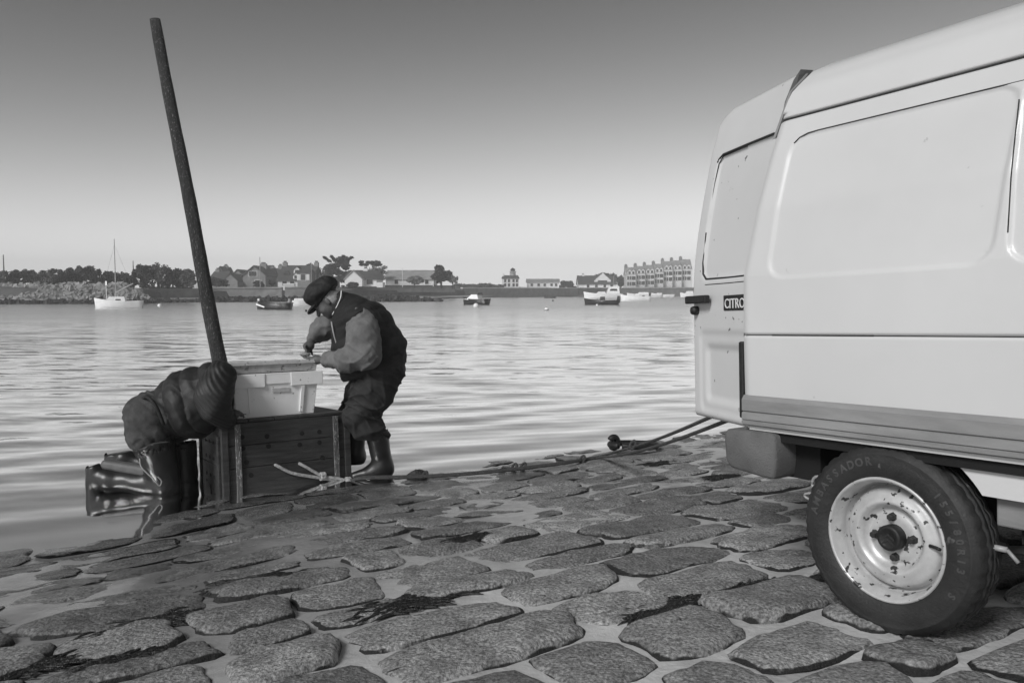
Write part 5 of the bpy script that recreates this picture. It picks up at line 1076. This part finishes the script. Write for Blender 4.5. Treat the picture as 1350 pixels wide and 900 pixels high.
# trees
def leaves(mb, c, r, n, rg, size, flat=0.0):
    c = np.asarray(c, float); g_ = np.random.default_rng(rg.randrange(1 << 30))
    v = g_.normal(size=(n, 3)); v = v / np.linalg.norm(v, axis=1)[:, None] * (g_.random((n, 1)) ** 0.45); p = c + v * r
    a = g_.normal(size=(n, 3)); a /= np.linalg.norm(a, axis=1)[:, None]; b2 = np.cross(a, g_.normal(size=(n, 3))); b2 /= np.linalg.norm(b2, axis=1)[:, None]; s_ = size * g_.uniform(0.6, 1.4, (n, 1))
    q = np.stack([p - a * s_, p + b2 * s_ * 0.6, p + a * s_, p - b2 * s_ * 0.6], 1).reshape(-1, 3); k0 = len(mb.v)
    mb.v += q.tolist(); mb.f += [(k0 + 4 * i, k0 + 4 * i + 1, k0 + 4 * i + 2, k0 + 4 * i + 3) for i in range(n)]
def tree(name, px0, px1, top, base, Y, label, kind, seed, cat='tree', group=None):
    rg = random.Random(seed); w = FX(px1, Y) - FX(px0, Y); x = FX((px0 + px1) / 2, Y); zb, zt = FZ(base, Y), FZ(top, Y); h = zt - zb
    t = thing(name, (x, Y, zb), label, cat, group); tk = MB(); cr = MB(); sz = 0.16 * Y / 110
    tk.tube([(x, Y, zb - 0.3), (x + rg.uniform(-0.1, 0.1), Y, zb + h * 0.35), (x + rg.uniform(-0.2, 0.2), Y, zb + h * 0.75)], [0.05 * h, 0.035 * h, 0.012 * h], 7)
    lobes = []
    if kind == 'bush':
        for _ in range(20): lobes.append(((x + rg.uniform(-0.36, 0.36) * w, Y + rg.uniform(-0.3, 0.3) * w, zb + h * rg.uniform(0.08, 0.8)), np.array([rg.uniform(0.12, 0.24) * w, rg.uniform(0.12, 0.2) * w, rg.uniform(0.12, 0.22) * h]), 120))
    elif kind == 'pine':
        for _ in range(32):
            zz = rg.uniform(0.12, 0.9); sp2 = 0.42 * (1 - 0.45 * zz); lobes.append(((x + rg.uniform(-1, 1) * sp2 * w, Y + rg.uniform(-0.6, 0.6) * sp2 * w, zb + h * zz), np.array([rg.uniform(0.13, 0.22) * w, 0.16 * w, rg.uniform(0.06, 0.11) * h]), 170))
        for q in (-0.42, -0.2, 0.15, 0.4):
            e = np.array([x + q * w, Y, zt - abs(q) * 0.15 * h]); s0 = np.array([x + q * 0.3 * w, Y, zb + h * 0.72]); tk.tube([s0, e], [0.05, 0.02], 4)
            for k_ in range(5): lobes.append((s0 + (e - s0) * (0.4 + 0.15 * k_), np.array([0.05 * w, 0.05 * w, 0.025 * h]), 45))
    elif kind == 'umbrella':
        for _ in range(14): lobes.append(((x + rg.uniform(-0.42, 0.42) * w, Y + rg.uniform(-0.3, 0.3) * w, zb + h * rg.uniform(0.82, 0.97)), np.array([0.13 * w, 0.13 * w, 0.05 * h]), 110))
    elif kind == 'bare':
        for i in range(46):
            a0 = rg.uniform(-1.2, 1.2); s0 = np.array([x + rg.uniform(-0.05, 0.05) * w, Y, zb + h * rg.uniform(0.25, 0.55)]); e = np.array([x + math.sin(a0) * 0.5 * w * rg.uniform(0.7, 1), Y + rg.uniform(-0.3, 0.3) * w, zb + h * (0.55 + 0.45 * math.cos(a0) * rg.uniform(0.7, 1))]); tk.tube([s0, (s0 + e) / 2 + np.array([0, 0, 0.05 * h]), e], [0.06, 0.04, 0.015], 4)
        for _ in range(20): lobes.append(((x + rg.uniform(-0.4, 0.4) * w, Y + rg.uniform(-0.3, 0.3) * w, zb + h * rg.uniform(0.4, 0.9)), np.array([0.12 * w, 0.12 * w, 0.09 * h]), 28))
    elif kind == 'round':
        for _ in range(30):
            v = np.array([rg.gauss(0, 1) for _ in range(3)]); v /= np.linalg.norm(v); k_ = rg.uniform(0.2, 0.85); lobes.append(((x + v[0] * 0.42 * w * k_, Y + v[1] * 0.4 * w * k_, zb + h * 0.52 + v[2] * 0.40 * h * k_), np.array([0.17 * w, 0.17 * w, 0.13 * h]), 170))
    for c, r, n in lobes: leaves(cr, c, r, n, rg, sz)
    m = {'bush': M['leafdark'], 'pine': M['leafdark'], 'umbrella': M['leafdark'], 'round': M['leafdark'], 'bare': M['leafpale']}[kind]
    if name.startswith('grey'): m = M['leafmid']
    if name.startswith('pale'): m = M['leafpale']
    tk.build('trunk', M['bark'], t, smooth=True); cr.build('crown', m, t); return t
row_lab = {0: 'dark bushy tree in the row behind the boulder bank', 1: 'greyer scrubby tree in the row behind the boulder bank'}
rowt = [(-60, -15, 352), (-28, 18, 355), (10, 32, 354), (28, 58, 352), (52, 80, 352), (72, 96, 351), (92, 108, 356), (97, 124, 349), (114, 136, 352), (130, 150, 354), (146, 168, 358), (160, 182, 357), (176, 202, 346), (194, 226, 346), (218, 240, 352), (228, 256, 354), (240, 262, 352)]
for i, (a, b2, tp_) in enumerate(rowt):
    k_ = i % 3 == 1; tree('grey_tree' if k_ else 'tree', a, b2, tp_, 377.5, 112 + (i % 4) * 2.0, row_lab[1 if k_ else 0], 'bush', 100 + i, group='trees behind the boulder bank')
tree('tree', 272, 300, 364, 378, 150, 'dark scrub tree hugging the cottage behind the pole', 'bush', 130)
tree('pine_tree', 425, 469, 337, 377, 168, 'tall dark pine with spiky upswept top behind the standing person', 'pine', 131)
tree('umbrella_pine', 474, 503, 344, 377, 182, 'flat-topped umbrella pine above the white bungalow', 'umbrella', 132)
tree('pale_tree', 484, 512, 349, 377, 172, 'pale leafless tree beside the white bungalow', 'bare', 133)
tree('tree', 567, 597, 347, 378, 176, 'round dark tree at the end of the long slate building', 'round', 134)
tree('pale_tree', 590, 604, 362, 379, 186, 'small pale tree beside the round dark tree', 'bare', 135)
tree('pale_shrub', 533, 560, 362, 377, 176, 'pale rounded shrub before the long slate building', 'round', 136, 'shrub')
tree('shrub', 456, 474, 372, 378.5, 150, 'clipped dark shrub in front of the white bungalow', 'round', 137, 'shrub')
tree('shrub', 354, 364, 368, 377, 160, 'dark shrub before the narrow pale house', 'round', 138, 'shrub')
tree('shrub', 336, 350, 371, 378, 158, 'low dark shrub under the stone gabled house', 'bush', 139, 'shrub')
tree('tree', 395, 424, 347, 374, 186, 'leafy tree rising behind the big slate-roofed house', 'bush', 140)
for i, (a, b2, tp_) in enumerate(((598, 618, 374), (612, 634, 374.5), (628, 648, 373.5), (642, 664, 375))):
    tree('grey_tree', a, b2, tp_, 382, 255, 'low grey bare tree in the thicket before the lighthouse', 'bush', 150 + i, group='grey thicket by the lighthouse')
tree('tree', 737, 760, 370, 380, 290, 'dark clipped hedge tree between the white shed and dark-roofed house', 'bush', 160)
tree('tree', 783, 812, 358, 376, 306, 'dark tree top showing over the dark-roofed house', 'bush', 161)
tree('tree', 812, 823, 362, 379, 296, 'slim dark tree beside the terraced houses', 'round', 162)
# boats and buoys: hull loft along x, sitting on the water
def hull(mb, c, L_, B_, H_h, ang, sheer=0.25, stern=0.75, draft=0.12):
    ca, sa = math.cos(ang), math.sin(ang); ns, npf = 13, 9; vs = []
    for i in range(ns):
        t = i / (ns - 1); hw = B_ / 2 * (math.sin(min(1, (1 - t) * 1.55) * math.pi / 2) ** 0.8) * (stern + (1 - stern) * min(1, t * 3)); hw = max(hw, 0.01); top = H_h * (1 + sheer * (2 * t - 0.8) ** 2 * (1.3 if t > 0.4 else 0.5))
        for j in range(npf):
            q = math.pi * j / (npf - 1); yy = -math.cos(q) * hw; k_ = math.sin(q) ** 0.6; zz = top - (top + draft) * k_; yy *= 1 - 0.12 * k_
            xx = (t - 0.5) * L_ * (1 - 0.06 * k_); vs.append((c[0] + xx * ca - yy * sa, c[1] + xx * sa + yy * ca, c[2] + zz))
    fs = [(i * npf + j, (i + 1) * npf + j, (i + 1) * npf + j + 1, i * npf + j + 1) for i in range(ns - 1) for j in range(npf - 1)] + [tuple(range(npf))]
    return mb.add(vs, fs)
def deck(mb, c, L_, B_, z, ang, t0=0.02, t1=0.97, stern=0.75, k=0.93):
    ca, sa = math.cos(ang), math.sin(ang); up_, dn_ = [], []
    for t in np.linspace(t0, t1, 9):
        hw = k * B_ / 2 * (math.sin(min(1, (1 - t) * 1.55) * math.pi / 2) ** 0.8) * (stern + (1 - stern) * min(1, t * 3)); xx = (t - 0.5) * L_
        for lst, yy in ((up_, hw), (dn_, -hw)): lst.append((c[0] + xx * ca - yy * sa, c[1] + xx * sa + yy * ca, z))
    return mb.prism(up_ + dn_[::-1], (0, 0, 0.05))
def cbox(mb, c, ang, x0, x1, hw, z0, z1, slope=0.0):
    ca, sa = math.cos(ang), math.sin(ang); f = lambda x, y, z: (c[0] + x * ca - y * sa, c[1] + x * sa + y * ca, c[2] + z)
    return mb.add([f(x0, -hw, z0), f(x1, -hw, z0), f(x1, hw, z0), f(x0, hw, z0), f(x0 + slope * 0.3, -hw * 0.85, z1), f(x1 - slope, -hw * 0.85, z1), f(x1 - slope, hw * 0.85, z1), f(x0 + slope * 0.3, hw * 0.85, z1)], [(3, 2, 1, 0), (4, 5, 6, 7), (0, 1, 5, 4), (1, 2, 6, 5), (2, 3, 7, 6), (3, 0, 4, 7)])
def boat(px, py, L_, B_, H_h, ang, label, hm, extra=(), name='motor_boat', dz=0.6, dm='white', group=None):
    c = onz(px, py); t = thing(name, c, label, 'boat', group)
    hull(MB(), c, L_, B_, H_h, ang).build('hull', M[hm], t, smooth=True)
    deck(MB(), c, L_, B_, c[2] + H_h * dz, ang).build('deck', M[dm], t)
    for (nm, x0, x1, hw, z0, z1, s_, m) in extra: cbox(MB(), c, ang, x0, x1, hw, z0, z1, s_).build(nm, M[m], t, bevel=0.03)
    return t, c
# sailing boat by the boulder bank
sb, c = boat(157, 406, 3.9, 1.5, 0.62, math.radians(-160), 'small white sailing boat with tall mast moored off the boulder bank', 'white', [('cabin', -0.6, 1.1, 0.45, 0.5, 1.0, 0.4, 'white'), ('cabin_window', -0.2, 0.25, 0.453, 0.68, 0.86, 0.0, 'pane')], name='sailing_boat', dz=0.85)
mast0 = np.array([c[0] - 0.25, c[1], 0.9]); mt = aty(150.5, 315, c[1]); mb0 = np.array([FX(153.5, c[1]), c[1], 0.85])
MB().tube([mb0, mt], [0.05, 0.03], 6).build('mast', M['metal'], sb)
MB().tube([mb0 + (0, 0, 0.5), mb0 + np.array([1.5, 0.1, 1.3])], 0.05, 6).build('boom', M['metal'], sb)
for dx in (-1.7, 1.7): MB().tube([mt + np.array([0, 0, -0.5]), np.array([c[0] + dx, c[1], 0.6])], 0.008, 3).build('stay', M['metal'], sb)
MB().tube([np.array([c[0] - 0.9, c[1] - 0.3, 0.6]), np.array([c[0] - 0.95, c[1] - 0.3, 2.2])], 0.025, 5).ab((c[0] - 1.0, c[1] - 0.31, 2.0), (c[0] - 0.85, c[1] - 0.29, 2.35)).build('flag', M['white'], sb)
rb, c = boat(361, 407.5, 3.0, 1.2, 0.50, math.radians(172), 'black wooden rowing boat with a white bow stripe at its mooring', 'boatdark', [('engine', -1.45, -1.2, 0.14, 0.3, 0.85, 0.1, 'metal'), ('thwart', -0.3, 0.0, 0.5, 0.34, 0.38, 0, 'stonewall'), ('bow_fitting', 1.2, 1.42, 0.08, 0.5, 0.85, 0.05, 'white')], name='rowing_boat', dz=0.35, dm='wood')
fv = [(343.0, 401.5), (357.5, 406.3), (355.5, 406.8), (343.3, 405.2)]
f2 = c + np.array([1.42 * math.cos(math.radians(172)), 0, 0])
MB().prism([(c[0] - 1.35, c[1] - 0.28, 0.50), (c[0] - 0.55, c[1] - 0.655, 0.22), (c[0] - 0.60, c[1] - 0.655, 0.14), (c[0] - 1.35, c[1] - 0.28, 0.34)], (0, -0.02, 0)).build('bow_stripe', M['white'], rb)
boat(398, 402.5, 2.0, 0.9, 0.5, math.radians(15), 'upturned pale dinghy afloat beside the capped head of the standing person', 'white', [('cover', -0.9, 0.7, 0.36, 0.35, 0.75, 0.5, 'white')], name='dinghy', dz=0.8)
boat(627, 401.5, 3.4, 1.5, 0.62, math.radians(150), 'white motor boat with dark side moored off the rock spit', 'boatdark', [('cabin', -0.7, 1.0, 0.55, 0.55, 1.15, 0.7, 'white'), ('foredeck', 0.2, 1.35, 0.4, 0.6, 0.75, 0.4, 'white'), ('windscreen', -0.7, -0.5, 0.5, 1.1, 1.35, 0.1, 'pane')], dz=0.95)
boat(793, 401.5, 4.0, 1.7, 0.5, math.radians(165), 'black inflatable boat with outboard engine in front of a white cabin boat', 'boatdark', [('engine', -2.1, -1.7, 0.2, 0.2, 1.0, 0.1, 'boatdark'), ('console', -0.4, 0.2, 0.3, 0.4, 0.9, 0.1, 'boatdark'), ('seat', 0.4, 0.9, 0.4, 0.4, 0.6, 0.1, 'stonewall')], name='inflatable_boat', dz=0.6, dm='boatdark')
bo_, c = boat(795, 394.0, 8.6, 2.8, 1.1, math.radians(180), 'largest white cabin boat with wheelhouse moored beyond the black inflatable', 'white', [('wheelhouse', -3.6, -0.6, 1.0, 0.9, 2.7, 0.7, 'white'), ('wheelhouse_window', -3.0, -1.3, 1.02, 1.8, 2.3, 0.3, 'pane'), ('cabin', -0.6, 1.8, 0.9, 0.9, 1.6, 0.8, 'white')], dz=0.8)
MB().tube([c + np.array([2.2, 0, 2.5]), c + np.array([2.3, 0, 5.0])], 0.05, 5).build('mast', M['metal'], bo_)
boat(838, 396.5, 5.0, 1.9, 0.75, math.radians(175), 'low open white motor boat with outboard beside the cabin boat', 'white', [('engine', -2.5, -2.1, 0.22, 0.4, 1.2, 0.1, 'boatdark'), ('console', -0.6, 0.3, 0.4, 0.5, 1.2, 0.3, 'white'), ('seat', -1.5, -1.0, 0.5, 0.5, 0.9, 0.1, 'boatdark')], dz=0.7)
boat(850, 393, 9.0, 2.4, 0.9, math.radians(178), 'long grey-white launch lying along the quay wall', 'palewall', [('cabin', -1.0, 2.0, 0.8, 0.7, 1.5, 0.6, 'white')], dz=0.8)
boat(874, 392.3, 6.5, 2.2, 0.9, math.radians(176), 'short white boat with low cuddy near the end of the quay', 'white', [('cuddy', 0.2, 2.2, 0.7, 0.7, 1.3, 0.6, 'white')], dz=0.8)
boat(909, 391.5, 6.0, 2.2, 1.0, math.radians(176), 'white boat half hidden behind the open van door', 'white', [('cabin', -1.2, 1.5, 0.8, 0.8, 1.9, 0.6, 'white')], dz=0.8)
boat(725, 393, 3.0, 1.3, 0.45, math.radians(170), 'tiny dark skiff lying alone off the white shed', 'boatdark', [('thwart', -0.3, 0.1, 0.5, 0.3, 0.36, 0, 'stonewall')], name='skiff', dz=0.5, dm='wood')
def buoy(px, py, r_px, label, m='white', band=None):
    c = onz(px, py + r_px * 0.6); r_ = r_px * c[1] / F; t = thing('buoy', c, label, 'buoy', 'mooring buoys')
    MB().ball(c + np.array([0, 0, r_ * 0.55]), (r_, r_, r_ * 0.95), 16, 10).build('float', M[m], t, smooth=True)
    MB().lathe([(r_ * 0.16, r_ * 1.42), (r_ * 0.16, r_ * 1.7), (0, r_ * 1.72)], c, (0, 0, 1), 8).build('shackle', M['boatdark'], t)
    if band: MB().lathe([(r_ * 1.0, -0.02), (r_ * 1.03, r_ * 0.15), (r_ * 0.99, r_ * 0.32)], c, (0, 0, 1), 16).build('band', M['boatdark'], t)
buoy(210.5, 402.5, 2.6, 'white ball buoy floating beside the small sailing boat')
buoy(627.5, 402.6, 3.4, 'white ball buoy touching the side of the motor boat')
buoy(720.5, 407.5, 2.7, 'white buoy alone on open water with a dark weed band', band=True)
buoy(403.5, 409.5, 1.7, 'small dark buoy floating below the pale dinghy', 'boatdark')
buoy(787, 402, 1.5, 'small pale buoy against the black inflatable boat')
buoy(729, 396.0, 1.2, 'tiny dark buoy near the lone skiff', 'boatdark')

# ------------------------------------------------------------------ sea haze: one closed box of pale air round the whole scene
hz = MB().ab((-420, -25, -6.0), (420, 560, 24)).build('haze', None, None); hz.data.materials.clear()
hm = bpy.data.materials.new('sea_haze'); hm.use_nodes = True
for n in list(hm.node_tree.nodes): hm.node_tree.nodes.remove(n)
ho = hm.node_tree.nodes.new('ShaderNodeOutputMaterial'); hv = hm.node_tree.nodes.new('ShaderNodeVolumePrincipled')
hv.inputs['Color'].default_value = (1.0, 1.0, 1.0, 1); hv.inputs['Density'].default_value = 0.0015; hv.inputs['Anisotropy'].default_value = 0.0
hm.node_tree.links.new(hv.outputs[0], ho.inputs['Volume']); hz.data.materials.append(hm)
tag(hz, 'thin pale sea haze over the bay', kind='stuff')
